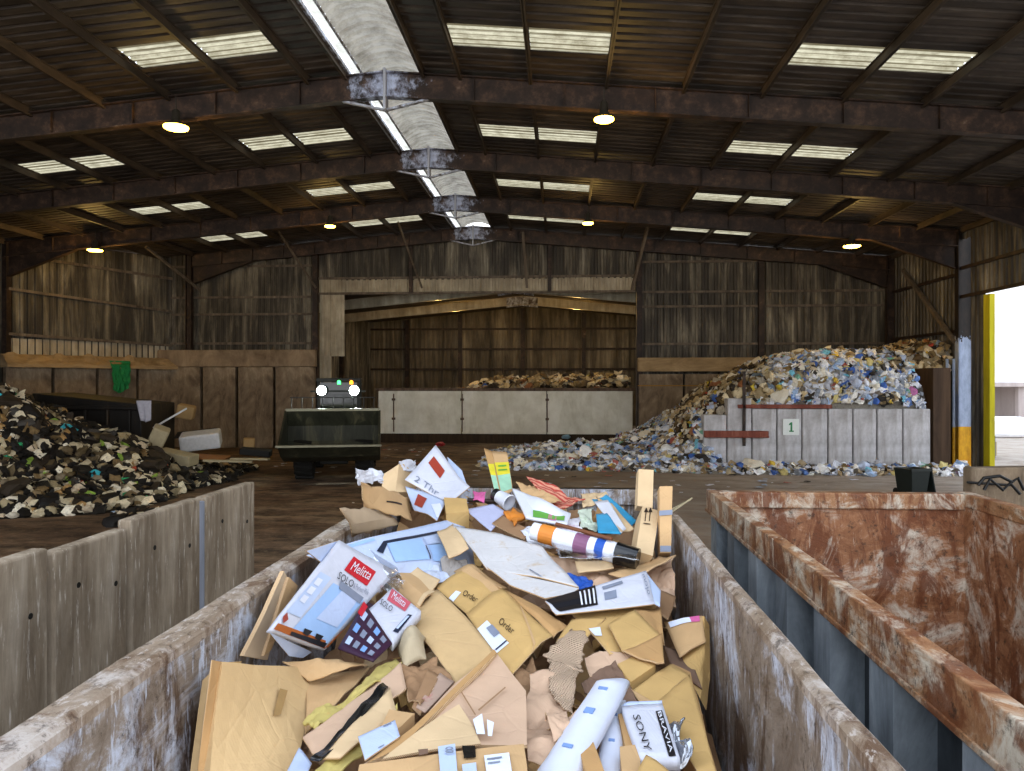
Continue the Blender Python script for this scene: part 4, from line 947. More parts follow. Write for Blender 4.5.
def decal(it, name, q, mat, n=6, off=.004, label=None):
    """printed or stuck-on patch lying on a sheet (photo-pixel corners TL, TR, BR, BL)"""
    vs = []
    for i in range(n+1):
        for j in range(n+1):
            s, t = i/n, j/n; u = (q[0][0]*(1-s)+q[1][0]*s)*(1-t)+(q[3][0]*(1-s)+q[2][0]*s)*t; v = (q[0][1]*(1-s)+q[1][1]*s)*(1-t)+(q[3][1]*(1-s)+q[2][1]*s)*t
            vs.append(it.at(u, v, off))
    me = bpy.data.meshes.new(name); me.from_pydata(vs, [], [(i*(n+1)+j, i*(n+1)+j+1, (i+1)*(n+1)+j+1, (i+1)*(n+1)+j) for i in range(n) for j in range(n)]); me.update()
    if me.polygons[0].normal.z < 0: me.flip_normals()
    o = bpy.data.objects.new(name, me); C.objects.link(o); me.materials.append(mat); o.parent = it.o
    if label: o['label'] = label
    return o
def text(it, s, o_, x_, y_, mat, off=.007, name='lettering'):
    """lettering whose bottom-left, bottom-right and top-left corners are photo pixels"""
    cu = bpy.data.curves.new('t', 'FONT'); cu.body = s; cu.resolution_u = 2; ob = bpy.data.objects.new('t', cu); C.objects.link(ob)
    dg = bpy.context.evaluated_depsgraph_get(); me = bpy.data.meshes.new_from_object(ob.evaluated_get(dg)); bpy.data.objects.remove(ob); me.name = name
    xs = [v.co.x for v in me.vertices]; ys = [v.co.y for v in me.vertices]; x0, x1, y0, y1 = min(xs), max(xs), min(ys), max(ys)
    for v in me.vertices:
        a, b = (v.co.x-x0)/(x1-x0), (v.co.y-y0)/(y1-y0)
        v.co = it.at(o_[0]+(x_[0]-o_[0])*a+(y_[0]-o_[0])*b, o_[1]+(x_[1]-o_[1])*a+(y_[1]-o_[1])*b, off)
    o = bpy.data.objects.new(name, me); C.objects.link(o); me.materials.clear(); me.materials.append(mat); o.parent = it.o; return o
def carton(name, label, faces, mat, lift=0.0, depth=.3, down=.15, parent=None, bevel=.006, dent=.012, group=None, cat='carton'):
    """closed carton: visible front face corners (TL, TR, BR, BL) and a body going back and down into the pile"""
    it = Item(); p = [pt(k, lift) for k in faces]; M = to_frame(None, p); Mi = M.inverted(); l = [Mi @ k for k in p]
    bk_ = [k+Vector((0, 0, -depth)) for k in l]; m = bmesh.new()
    vs = [m.verts.new(k) for k in l+bk_]
    for f in ((0, 1, 2, 3), (7, 6, 5, 4), (0, 4, 5, 1), (1, 5, 6, 2), (2, 6, 7, 3), (3, 7, 4, 0)): m.faces.new([vs[i] for i in f])
    bmesh.ops.recalc_face_normals(m, faces=m.faces); bmesh.ops.subdivide_edges(m, edges=m.edges[:], cuts=6, use_grid_fill=True)
    sd = R.uniform(0, 50)
    for v in m.verts:
        k = v.co*3.5+Vector((sd, 0, 0)); v.co += Vector((noise.noise(k), noise.noise(k+Vector((7, 0, 0))), noise.noise(k+Vector((0, 7, 0)))))*dent
    me = bpy.data.meshes.new(name); m.to_mesh(me); m.free(); o = bpy.data.objects.new(name, me); C.objects.link(o)
    c0 = Mi @ cam_pos
    def at_px(u, v, off):
        d = (Mi @ P(u, v, 3.0))-c0; z = sum(k.z for k in l)/4; t = (z-c0.z)/d.z; r = c0+d*t; r.z += off+dent*.8; return r
    it.at = at_px; finish(it, o, M, mat, 0, label, cat, group, False, parent); return it

# --- colours of board and paper
K1 = card('kraft board', 'cba678'); K2 = card('warm kraft board', 'bf9664'); K3 = card('pale kraft board', 'd8bb92'); K4 = card('pinkish kraft board', 'cfae92')
K5 = card('brown kraft board', 'a07d5c'); K6 = card('dark brown paper', '7d6352'); KR = card('ribbed kraft paper', 'cbb095', ribs=.9); KR2 = card('ribbed pale board', 'cbb293', ribs=.8)
KL = card('smooth tan board', 'cfae7e', .08); KY = card('yellow kraft paper', 'c4b26a', .12)
KG = [card('bright yellow-tan board', 'cda86c'), K1, K2, K3, K4, K5, KL]
WH = card('white board', 'c9cbd6', .05); WB_ = card('bluish white board', 'bac8e4', .05); GW = card('greyish white board', 'cac8c8', .07, scuff='b8a68e'); LV = card('lilac sheet', 'b9bcd8', .05)
PB = plain('pale blue print', '9fc0ea', .5, var=.05); PB2 = plain('mid blue print', '7ba3d6', .5, var=.05); NV = plain('dark navy print', '222c44', .5); BK = plain('black print', '14141a', .5, var=.05)
RD = plain('red print', 'c41e2c', .5, var=.05); RB = plain('brick red print', '9c3c2c', .5, var=.05); OR = plain('orange print', 'e08a35', .5); YL = plain('yellow print', 'e6d83c', .5); GN = plain('green print', '6ab04a', .5)
TQ = plain('turquoise card', '32a5d6', .45); PK = plain('pink print', 'e06aa6', .5); WP = plain('white print', 'd9dce6', .5, var=.03); GR = plain('grey print', '8a93a6', .5); DK = plain('black plastic', '0f1012', .25, spec=.6)
ST = plain('white sticker', 'dfe6f6', .45, var=.04); TP = plain('shiny tape', 'b08d5c', .25, spec=.6); LB = plain('pale print grey blue', 'b8c8e4', .5, var=.04); PW = plain('plum print', '3a1d36', .5); BLU = plain('blue mesh', '2458b8', .5)
INK = plain('dark ink', '2b1d14', .6); BI = plain('blue ink', '7f9fd4', .6)
FILM = glossy_film('clear film', .3)
SIL = plain('silver foil', 'b6bac2', .25, .8)
RS = None
def striped():
    t = NT('red striped fabric'); w = t.n('ShaderNodeTexWave', Scale=7.0, Distortion=1.0); w.bands_direction = 'Y'; t.l(t.coord(), w.inputs['Vector'])
    t.base(t.ramp(w.outputs['Fac'], [(.3, 'a8433a'), (.6, 'c98a72')]), .8); return t.m
RS = striped()

# --- loose fill under everything
m = MB(); nx, ny = 40, 60; vs = []
def pile_z(x, y):
    z = lerp_tab([(1.0, 1.25), (2.6, 1.32), (3.1, 1.42), (3.8, 1.55), (4.5, 1.62), (5.3, 1.75), (6.3, 1.98), (7.0, 2.1), (7.3, 2.1)], y)
    return z-.10-(.18 if x > .5 else 0)*lerp_tab([(.5, 0), (.8, 1)], x)
for i in range(nx+1):
    for j in range(ny+1):
        x, y = -1.44+2.24*i/nx, 1.2+5.95*j/ny; q = Vector((x, y, 0))
        vs.append((x, y, pile_z(x, y)+.16*(abs(noise.noise(q*2.6))-.25)+.1*(abs(noise.noise(q*6))-.2)))
m.add(vs, [(i*(ny+1)+j, (i+1)*(ny+1)+j, (i+1)*(ny+1)+j+1, i*(ny+1)+j+1) for i in range(nx) for j in range(ny)])
tag(m.build('cardboard_fill', K5), 'loose torn cardboard packed under the larger pieces in the container', 'waste cardboard', kind='stuff')
for k in range(120):
    y = R.uniform(2.4, 7.0); x = R.uniform(-1.25, .65); z = pile_z(x, y)+R.uniform(-.03, .1)
    w, h = R.uniform(.16, .42), R.uniform(.12, .3); m = MB(); n = 5; sd = R.uniform(0, 99); kf = R.random() < .35
    vs = [((i/n-.5)*w, (j/n-.5)*h, (.12 if kf else .05)*noise.noise(((i/n)*2+sd, j/n*2, 0))+(.1*abs(i/n-.5) if kf else 0)) for i in range(n+1) for j in range(n+1)]
    m.add(vs, [(i*(n+1)+j, (i+1)*(n+1)+j, (i+1)*(n+1)+j+1, i*(n+1)+j+1) for i in range(n) for j in range(n)])
    o = m.build('cardboard_scrap', R.choice(KG), solid=.006); tag(o, 'torn brown cardboard scrap wedged between the larger boxes', 'cardboard scrap', 'loose scraps among the boxes')
    o.matrix_world = Matrix.Translation((max(-1.2, min(.58, x)), y, z)) @ Matrix.Rotation(R.uniform(0, 6.28), 4, 'Z') @ Matrix.Rotation(R.uniform(-.7, .7), 4, 'X') @ Matrix.Rotation(R.uniform(-.7, .7), 4, 'Y')

D = 'd'
# --- far end -------------------------------------------------------------
it = sheet('torn_carton', 'torn tan carton with jagged top at the far end beside the container wall', 'carton', [(362, 481), (408, 498), (413, 521), (367, 506)], K1, .05, amp=.02, ragged=.03)
decal(it, 'faint_print', [(386, 501), (401, 504), (401, 505.5), (386, 502.5)], INK, 3)
sheet('carton_flap', 'ribbed pale flap leaning on the far end of the container wall', 'cardboard', [(346, 506), (382, 510), (400, 524), (358, 535)], KR2, .12, amp=.02, ragged=.02)
sheet('tissue', 'crumpled white tissue on top of the jagged torn carton', 'tissue', [(358, 470), (382, 470), (387, 484), (366, 483)], WP, .1, thick=.004, fold=.09, sc=5, n=14)
it = carton('beige_carton', 'narrow upright beige carton with a crumpled white top', [(399, 464), (415, 462), (416, 492), (396, 492)], K3, .02, depth=.18)
sheet('paper_wad', 'crumpled white paper stuffed in the narrow beige carton', 'paper', [(399, 461), (419, 460), (420, 473), (401, 468)], WP, .06, thick=.004, fold=.06, sc=5, n=12)
# printed white box
it = sheet('printed_box', 'tall white printed box with a square brick-red emblem, tilted at the far end', 'box', [(436, 449), (470, 487), (452, 501), (405, 484)], WH, .2, amp=.006)
decal(it, 'emblem', [(434, 459.5), (445, 471), (440, 478.5), (428.5, 466)], RB)
text(it, '2 Thr', (414, 484), (437, 495), (417, 479), GR)
it2 = sheet('side_panel', None, None, [(405, 484), (446, 500), (437, 520), (414, 508)], WB_, .2, parent=it)
decal(it2, 'small_emblem', [(418, 493), (427, 499), (422, 508), (414, 503)], RB)
decal(it2, 'label_patch', [(431, 505), (440, 503), (445, 514), (437, 518)], ST)
sheet('printed_carton_side', 'second white printed panel tucked behind the emblem box', 'box panel', [(447, 458), (462, 472), (470, 492), (452, 480)], WB_, .1)
it = sheet('leaflet_box', 'tall open tan box with yellow and green print standing at the far end', 'box', [(492, 451), (507, 452), (513, 490), (502, 497)], K1, .1, amp=.003)
decal(it, 'yellow_print', [(493.5, 463), (508.5, 462.5), (510, 474), (496, 476)], YL)
decal(it, 'green_print', [(496, 476), (510, 474), (512, 489), (500, 493)], plain('pale green print', 'a8d8b8', .5))
decal(it, 'print_lines', [(498, 466), (506, 465.5), (506.5, 467), (498.3, 467.5)], GN, 2, off=.008); decal(it, 'print_lines', [(498, 470), (507, 469.5), (507, 471), (498.3, 471.5)], GN, 2, off=.008)
it2 = sheet('side_panel', None, None, [(484, 447.5), (492, 451), (502, 497), (495, 493)], K2, .1, amp=.003, parent=it)
decal(it2, 'yellow_print', [(487.4, 464), (494, 464), (496, 476), (490, 475)], YL)
decal(it2, 'green_print', [(490, 475), (496, 476), (500, 494), (495, 492)], plain('pale green print', 'a8d8b8', .5))
carton('small_carton', 'small ochre carton lying in front of the emblem box', [(444, 497), (467, 499), (468, 512), (446, 514)], KG[0], .22, depth=.15)
sheet('pink_wrapper', 'crumpled pink and white wrapper beside the ochre carton', 'wrapper', [(474, 488), (486, 491), (484, 501), (473, 499)], PK, .15, fold=.05, sc=6)
m = MB(); m.tube([P(468, 500, 6.25), P(505, 502, 6.2)], .018, 8); tag(m.build('dark_tube', plain('dark brown tube', '33241d')), 'dark brown tube lying in front of the yellow and green box', 'tube')
cp = empty('paper_cup', P(503, 499, 6.15), label='white paper cup with a dark base lying on its side', cat='cup'); cp.rotation_euler = (.4, 1.9, -.3)
m = MB(); m.lathe([(.05, -.09), (.065, .07), (.07, .075), (.062, .08), (.05, .0)], seg=18); m.build('body', WP, cp, smooth=True)
m = MB(); m.lathe([(.001, -.1), (.052, -.1), (.054, -.05), (.05, -.05)], seg=18); m.build('base', DK, cp)
sheet('lilac_sheet', 'pale lilac sheet lying flat behind the big white board', 'sheet', [(465, 509), (493, 503), (506, 511), (491, 531)], LV, .18)
sheet('orange_pouch', 'crumpled orange pouch beside the pale lilac sheet', 'pouch', [(503, 511), (514, 506), (525, 515), (514, 525)], OR, .25, fold=.05, sc=5, thick=.02)
sheet('carton_flap', 'brown carton flap below the orange pouch', 'cardboard', [(492, 523), (503, 515), (530, 530), (524, 540)], K5, .2)
sheet('foil_bag', 'white and green printed bag bulging in the middle of the far heap', 'bag', [(513, 489), (570, 513), (566, 522), (526, 516)], WP, .22, thick=.03, sag=.07, amp=.03)
bg = bpy.context.scene.objects[-1] if False else None
it = sheet('printed_bag', 'white bag with a green band and purple lettering on the far heap', 'bag', [(512, 488), (571, 512), (567, 524), (526, 518)], WP, .28, thick=.02, amp=.02, n=14)
decal(it, 'green_band', [(533, 511), (565, 516), (564, 521), (533, 518)], GN, 10); decal(it, 'pink_patch', [(549, 513), (557, 515), (556, 521), (548, 520)], PK)
decal(it, 'violet_line', [(531, 505), (553, 510), (553.5, 512), (531.5, 507)], plain('violet ink', '6a4ab0'), 5)
sheet('red_striped_cloth', 'red and tan striped cloth draped over the far end of the heap', 'cloth', [(527, 476), (556, 484), (585, 503), (556, 506)], RS, .12, thick=.01, fold=.1, sc=2.6, n=16)
sheet('kraft_paper', 'crumpled kraft paper in front of the red striped cloth', 'paper', [(516, 484), (534, 480), (560, 498), (543, 506)], K1, .18, fold=.08, sc=3.5, n=14)
sheet('kraft_paper', 'crumpled kraft paper between the striped cloth and the turquoise box', 'paper', [(580, 490), (606, 488), (608, 502), (586, 506)], K3, .12, fold=.08, sc=3.5, n=14)
# turquoise box
it = sheet('turquoise_box', 'open box with white inside and turquoise sides on the far heap', 'box', [(604, 492), (636, 520), (628, 529), (592, 499)], TQ, .15, amp=.004, thick=.02)
sheet('inner_panel', None, None, [(596, 497), (612, 503), (634, 530), (621, 534)], KG[3], .2, parent=it); sheet('white_flap', None, None, [(594, 502), (608, 500), (626, 528), (620, 534)], WP, .24, parent=it, amp=.02)
sheet('side_panel', None, None, [(596, 514), (607, 513), (621, 534), (598, 532)], TQ, .26, parent=it)
sheet('mixed_packaging', 'colourful crumpled wrapper between the printed bag and the turquoise box', 'wrapper', [(578, 507), (592, 505), (597, 527), (580, 525)], card('patchy wrapper', 'c9d3c0', .1, scuff='7a9a5a'), .2, fold=.07, sc=5, n=14)
sheet('mixed_packaging', 'pale crumpled wrapper with pink marks beside the printed bag', 'wrapper', [(560, 518), (580, 513), (582, 530), (562, 530)], card('patchy pale wrapper', 'd8d4dc', .1, scuff='c85a8a'), .2, fold=.06, sc=5, n=14)
# upright boards by the far corner
b1 = carton('upright_carton', 'narrow upright carton at the far corner, next to the taped post', [(639, 469, 5.75, D), (654, 470, 5.75, D), (652, 508, 5.6, D), (637, 506, 5.6, D)], K3, depth=.1, dent=.006)
b2 = carton('arrow_carton', 'tan carton with two printed up arrows, standing below the upright boards', [(643, 506, 5.4, D), (659, 511, 5.4, D), (653, 556, 5.0, D), (636, 551, 5.0, D)], K3, depth=.16, dent=.006)
for x in (645.3, 649.5): decal(b2, 'arrow_shaft', [(x, 512), (x+.9, 512), (x-.2, 522), (x-1.1, 522)], INK, 2); decal(b2, 'arrow_head', [(x+.3, 508.5), (x+.9, 508.5), (x+2.6, 513), (x-1.6, 513)], INK, 2)
decal(b2, 'arrow_line', [(643, 523.5), (650, 524.5), (650, 525.5), (643, 524.5)], INK, 2)
b3 = carton('taped_post', 'long cardboard post with two grey tape bands, upright by the container corner', [(659.5, 486, 5.35, D), (672.5, 486, 5.35, D), (671, 553, 5.1, D), (660, 553, 5.1, D)], K1, depth=.09, dent=.003)
decal(b3, 'tape_band', [(659, 511), (672.3, 510), (672.1, 515), (659, 516)], GR, 3); decal(b3, 'tape_band', [(660, 546), (671, 546), (671, 552), (660, 552)], GR, 3)
m = MB(); m.bar(P(670, 513, 5.5), P(692, 498, 5.75), .012, .008); m.bar(P(670, 510, 5.55), P(690, 500, 5.8), .01, .008); tag(m.build('splinter', M_cr), 'thin pale splinters sticking out behind the taped post', 'splinter')
# --- middle --------------------------------------------------------------
# pale blue appliance carton
it = sheet('appliance_carton', 'big pale blue printed carton lying across the container behind the coffee machine boxes', 'carton', [(308, 553), (466, 512), (480, 572), (392, 592)], WB_, .0, amp=.006, n=14)
decal(it, 'dark_outline', [(383, 541.5), (441, 528), (442, 530.5), (385, 544.5)], NV, 8)
decal(it, 'dark_outline', [(375, 553), (383, 541.5), (387, 544), (381, 556)], NV, 4)
decal(it, 'blue_panel', [(386, 544.5), (422, 537), (428, 561), (392, 566)], PB, 8, off=.008); decal(it, 'blue_panel', [(428, 545.5), (444, 543), (452, 562), (432, 562)], PB, 6, off=.008)
decal(it, 'blue_panel', [(424, 536), (441, 533), (444, 542), (427, 544.5)], WB_, 6, off=.009); decal(it, 'dark_outline', [(424.6, 546), (425.6, 546), (429.4, 561), (428.2, 561)], NV, 4, off=.012)
decal(it, 'blue_band', [(316, 553), (374, 538), (375, 541), (322, 556)], PB, 6)
poly('blue_flap', 'small blue-white flap sticking out toward the container wall', 'flap', [(307, 551), (340, 540), (322, 563)], WB_, .3)
sheet('bubble_wrap', 'crumpled clear bubble wrap in front of the blue printed carton', 'bubble wrap', [(412, 560), (438, 560), (450, 580), (425, 586)], card('milky wrap', 'c3cbdc', .08, rough=.3), .15, fold=.06, sc=5, n=16)
sheet('paper_wad', 'crumpled grey paper beside the bubble wrap', 'paper', [(440, 561), (468, 556), (470, 572), (447, 578)], card('grey paper', 'a9a29c', .1), .14, fold=.07, sc=5, n=14)
# coffee machine boxes
ca = sheet('coffee_machine_box', 'large white coffee machine box with a red logo, propped by the container wall', 'box', [(339, 540), (396, 572), (325, 650), (272, 630)], WH, .36, amp=.006, n=14, thick=.03)
decal(ca, 'photo_panel', [(333, 583), (364, 600), (323, 648), (288, 634)], PB, 8); decal(ca, 'machine_body', [(344, 588), (360, 597), (336, 628), (315, 619)], WB_, 8, off=.007)
decal(ca, 'machine_edge', [(340, 581), (363, 598), (359, 604), (338, 589)], GR, 6, off=.009); decal(ca, 'machine_foot', [(290, 632), (326, 644), (322, 649), (288, 637)], BK, 6, off=.009)
decal(ca, 'side_print', [(320, 572), (331, 578), (300, 618), (286, 612)], LB, 6); 
for k in range(3): decal(ca, 'side_icon', [(317-7*k, 578+8.5*k), (322-7*k, 580.5+8.5*k), (317-7*k, 587+8.5*k), (312-7*k, 584+8.5*k)], WP, 3, off=.008)
decal(ca, 'wood_print', [(273, 622), (325, 641), (324, 649.5), (270.5, 631.5)], card('orange wood print', 'b5622a', .25), 8, off=.006); decal(ca, 'wood_print', [(340, 632), (352, 622), (338, 648), (324, 648)], card('orange wood print', 'b5622a'), 6, off=.006)
decal(ca, 'cup_print', [(303, 629), (311, 632), (306, 637), (301, 634)], BK, 3, off=.011); decal(ca, 'cup_print', [(315, 634), (322, 637), (318, 642), (313, 639)], BK, 3, off=.011)
decal(ca, 'roast_print', [(281, 617), (286, 613), (287, 620), (282, 624)], RB, 3, off=.008)
decal(ca, 'logo_patch', [(353.5, 556.5), (375.5, 572), (367, 586), (344, 570)], RD, 6)
text(ca, 'Melitta', (349, 570), (367.5, 580.5), (354, 562), WP, .011); text(ca, 'SOLO', (335.5, 579), (351, 588.5), (338.5, 572), BK, .011); text(ca, '& Perfect Milk', (352, 588.5), (367, 596), (353.5, 583), GR, .011)
cb = sheet('printed_side', None, None, [(366, 600), (393, 618), (391, 645), (372, 660)], PW, .38, parent=ca, amp=.004)
cs = sheet('coffee_machine_box', 'smaller white coffee machine box with a pale red logo, overlapping the larger one', 'box', [(393, 587), (421, 611), (392, 642), (366, 612)], WH, .44, amp=.006, n=12, thick=.05)
decal(cs, 'logo_patch', [(392, 589), (411, 603), (405, 612), (387, 600)], plain('pale red print', 'd8606e', .5), 6); text(cs, 'Melitta', (391, 599), (404, 609), (394.5, 593), WP, .011)
text(cs, 'SOLO', (379.5, 605.5), (391, 614), (382, 600), BK, .011)
decal(cs, 'handle_print', [(408, 615), (412, 616), (398, 634), (393, 632)], NV, 4); decal(cs, 'handle_print', [(407, 617.5), (409.5, 618), (398, 631), (396, 630)], WB_, 4, off=.009)
sd = sheet('recipe_side', None, None, [(364, 602), (392, 643), (373, 661), (338, 648)], PW, .455, parent=cs, amp=.004)
RQ = [(364, 602), (392, 643), (373, 661), (338, 648)]
def rq(s_, t_): return tuple((RQ[0][i]*(1-s_)+RQ[1][i]*s_)*(1-t_)+(RQ[3][i]*(1-s_)+RQ[2][i]*s_)*t_ for i in (0, 1))
for r_ in range(3):
    for c_ in range(4):
        s0, t0 = .1+c_*.22, .1+r_*.3; decal(sd, 'printed_square', [rq(s0, t0), rq(s0+.13, t0), rq(s0+.13, t0+.17), rq(s0, t0+.17)], [LB, GR, PB2, GR][(r_*2+c_) % 4], 2)
decal(sd, 'red_corner', [rq(.0, .0), rq(.14, .0), rq(.14, .25), rq(.0, .25)], RD, 3, off=.006)
sheet('film', None, None, [(352, 538), (398, 566), (404, 590), (364, 566)], FILM, .42, parent=ca, thick=0, fold=.03, sc=6, n=14); sheet('film', None, None, [(366, 548), (405, 580), (396, 596), (370, 590)], FILM, .46, parent=ca, thick=0, fold=.04, sc=6, n=14)
sheet('clear_wrap', 'crumpled clear plastic wrap trailing behind the coffee machine boxes', 'plastic wrap', [(362, 539), (386, 545), (404, 582), (378, 570)], FILM, .4, thick=.003, fold=.022, sc=4, n=16)
poly('white_lower_flap', 'white flap folded out under the larger coffee machine box', 'flap', [(269, 632), (312, 652), (303, 658), (289, 656)], WB_, .32)
# leaning strip against the wall
poly('leaning_board', 'narrow ribbed brown board leaning on the container wall behind the big tan carton', 'cardboard', [(284, 571), (291, 583), (267, 660), (244, 656)], KR2, .02, thick=.02)
poly('leaning_board', 'narrow brown edge board beside the coffee machine boxes, against the wall', 'cardboard', [(289, 577), (298, 586), (271, 650), (264, 656)], K1, .06, thick=.02)
# long folded board, upper and lower part
fb = sheet('folded_board', 'long folded tan board lying diagonally between the coffee machine boxes and the marked cartons', 'cardboard', [(384, 546), (437, 587), (418, 608), (381, 576)], K1, .24, amp=.006)
sheet('lower_panel', None, None, [(437, 587), (498, 652), (456, 682), (406, 618)], KL, .24, parent=fb, amp=.008)
decal(fb, 'crease', [(431, 587), (437, 588), (420, 607), (417, 604)], K3, 4)
# marked cartons
mk = sheet('marked_carton', 'opened tan carton with handwriting and a label, in the middle of the pile', 'carton', [(466, 611), (503, 588), (553, 636), (512, 670)], KG[0], .28, amp=.005)
decal(mk, 'address_label', [(476, 626), (487, 619), (509, 642), (496, 649.5)], ST); decal(mk, 'bar_code', [(486, 626), (492, 623.5), (500, 632), (494, 635)], GR, 3, off=.008); decal(mk, 'label_line', [(495, 646), (506, 639.5), (507, 640.5), (496, 647)], NV, 3, off=.008)
text(mk, 'Order', (498, 623), (512, 635), (501.5, 618), INK)
sheet('side_flap', None, None, [(476, 568), (569, 624), (553, 637), (503, 589)], K2, .26, parent=mk, amp=.005)
decal(mk, 'crease', [(520, 606), (522, 605), (540, 660), (538, 662)], K1, 4)
mk2 = sheet('marked_carton', 'opened tan carton with handwriting and a tiny sticker, tucked behind the other marked one', 'carton', [(436, 586), (470, 565), (506, 589), (467, 613)], KG[0], .2, amp=.005)
decal(mk2, 'sticker', [(448, 597.5), (456, 591), (461, 593), (452.5, 601.5)], ST); text(mk2, 'Order', (462, 596), (476, 604), (465, 591), INK)
sheet('upper_flap', None, None, [(454, 570), (473, 564), (508, 588), (492, 596)], K1, .21, parent=mk2)
# big white board
wbig = sheet('white_board', 'big dirty white board sloping across the middle of the pile', 'board', [(452, 523), (542, 546), (579, 588), (487, 568)], GW, .36, amp=.025, sc=2.0, n=16)
poly('lower_edge', None, None, [(487, 567), (579, 588), (572, 593), (545, 598), (510, 585)], GW, .36, parent=wbig)
decal(wbig, 'crease', [(529, 570), (530, 569.5), (552, 588), (551, 589)], GR, 6)
sheet('carton_flap', 'square tan flap folded against the edge of the big white board', 'cardboard', [(437, 531), (453, 522), (469, 548), (449, 558)], K3, .34)
# film-wrapped tube
tb = empty('wrapped_tube', (0, 0, 0), label='long white tube in clear film with an orange band and a black cap', cat='tube')
a, b = P(533, 531, 5.25), P(638, 559, 4.95); d = (b-a)
tb.location = a
def seg_tube(name, f0, f1, r, mat, r2=None): m = MB(); m.tube([d*f0, d*f1], r, 18, r2=r2); return m.build(name, mat, tb, smooth=False)
seg_tube('body', 0, .8, .062, WP, .07); seg_tube('orange_band', .08, .22, .066, OR, .067); seg_tube('black_cap', .8, 1.0, .076, DK, .07); seg_tube('print_band', .42, .55, .069, plain('mauve print', '8a5a7a', .4)); seg_tube('print_band', .62, .7, .071, BLU)
m = MB(); m.tube([P(556, 524, 5.25), P(612, 539, 5.0)], .014, 8); tag(m.build('brown_rod', plain('reddish brown rod', '7a4a2c')), 'thin reddish brown rod lying behind the film-wrapped tube', 'rod')
sheet('clear_wrap', 'clear crumpled film over the film-wrapped tube', 'plastic wrap', [(545, 528), (616, 540), (640, 560), (560, 556)], FILM, .42, thick=.003, fold=.02, sc=4, n=16)
sheet('white_wrapper', 'crumpled white wrapper under the orange-banded tube', 'wrapper', [(518, 524), (545, 528), (560, 545), (530, 545)], WP, .22, fold=.06, sc=5, n=14)
sheet('kraft_paper', 'crumpled brown paper spread below the film-wrapped tube', 'paper', [(548, 556), (600, 556), (640, 578), (590, 600)], K4, .14, fold=.12, sc=3, n=18)
sheet('kraft_paper', 'creased brown paper bunched against the container corner below the taped post', 'paper', [(632, 562), (675, 552), (674, 598), (642, 586)], K4, .1, fold=.13, sc=3.2, n=18)
sheet('carton_flap', 'long flat tan flap below the black tube cap', 'cardboard', [(575, 562), (610, 558), (614, 567), (578, 574)], K3, .25)
sheet('carton_flap', 'curved tan strip between the black tube cap and the wall', 'cardboard', [(608, 572), (660, 557), (676, 556), (640, 582)], K1, .2, amp=.03)
sheet('mesh_bag', 'small bundle of blue netting beside the big white board', 'netting', [(566, 572), (592, 576), (593, 588), (570, 586)], BLU, .3, fold=.06, sc=7, n=14, thick=.02)
# long white bag with dark label
lg = sheet('long_packet', 'long white packet with a black printed end, lying across the pile', 'packet', [(545, 602), (646, 571), (655, 603), (556, 613)], WH, .36, amp=.006, n=14)
decal(lg, 'black_label', [(545, 602), (595, 586.5), (598, 604), (560, 611)], BK, 8, off=.005)
for k in range(4): decal(lg, 'print_lines', [(579+k*4.4, 594-k*1.1), (580.6+k*4.4, 593.6-k*1.1), (583+k*4.2, 605-k*.6), (581.4+k*4.2, 605.4-k*.6)], WP, 3, off=.01)
decal(lg, 'print_lines', [(602, 588), (622, 582), (623, 585), (603, 591)], GR, 4); decal(lg, 'print_lines', [(604, 594), (616, 591), (617, 597), (605, 599.5)], GR, 4)
text(lg, 'mojo', (641, 577), (647, 596), (645, 575.5), GR, .01); 
sheet('clear_end', None, None, [(646, 571), (661, 589), (660, 606), (655, 603)], LB, .36, parent=lg)
# tan cartons on the wall side
bc = sheet('open_carton', 'large tan carton with a crushed corner under the long white packet', 'carton', [(570, 612), (655, 603), (663, 640), (610, 658)], KG[0], .2, amp=.015, thick=.01)
sheet('crushed_corner', None, None, [(608, 624), (635, 610), (662, 636), (623, 652)], KG[0], .3, parent=bc, amp=.01)
sheet('side_panel', None, None, [(635, 610), (661, 606), (664, 645), (661, 640)], K2, .26, parent=bc); sheet('lower_panel', None, None, [(623, 652), (662, 636), (664, 664), (654, 662)], K2, .3, parent=bc)
decal(bc, 'clear_tape', [(583, 634), (600, 631), (602, 640), (586, 641)], ST, 4)
carton('pocket_carton', 'slim upright tan carton with a white and pink strip, against the container wall', [(665, 622), (704, 616), (706, 668), (700, 700)], KG[0], .0, depth=.07, dent=.012)
it = sheet('pink_strip_carton', 'tan flap with a white and pink shipping strip on top', 'cardboard', [(664, 622), (700, 613), (705, 640), (678, 655)], K1, .1)
decal(it, 'shipping_strip', [(667, 620), (688, 614.5), (691, 621), (670, 627)], ST, 4); decal(it, 'pink_end', [(688, 614.5), (698, 613.5), (699, 620), (691, 621)], PK, 3)
sheet('dark_card', 'dark brown cardboard in the gap beside the slim wall carton', 'cardboard', [(664, 645), (690, 655), (702, 690), (672, 668)], K6, .02)
tc_ = carton('tall_carton', 'tall tan carton slanting down beside the container wall', [(672, 664), (690, 672), (718, 775), (700, 790)], K2, .1, depth=.25, dent=.01)
sheet('top_face', None, None, [(631, 690), (671, 663), (690, 674), (655, 703)], KG[0], .2, parent=tc_, amp=.006); sheet('front_face', None, None, [(655, 703), (690, 674), (716, 772), (700, 775)], KG[0], .2, parent=tc_, amp=.008); sheet('end_face', None, None, [(631, 690), (655, 703), (668, 716), (640, 703)], K1, .22, parent=tc_)
decal(tc_, 'crease', [(668, 680), (672, 676), (680, 700), (678, 702)], K1, 3)
carton('small_carton', 'small tan carton end poking out above the dark crumpled paper', [(617, 663), (648, 651), (656, 667), (631, 681)], KG[0], .24, depth=.15)
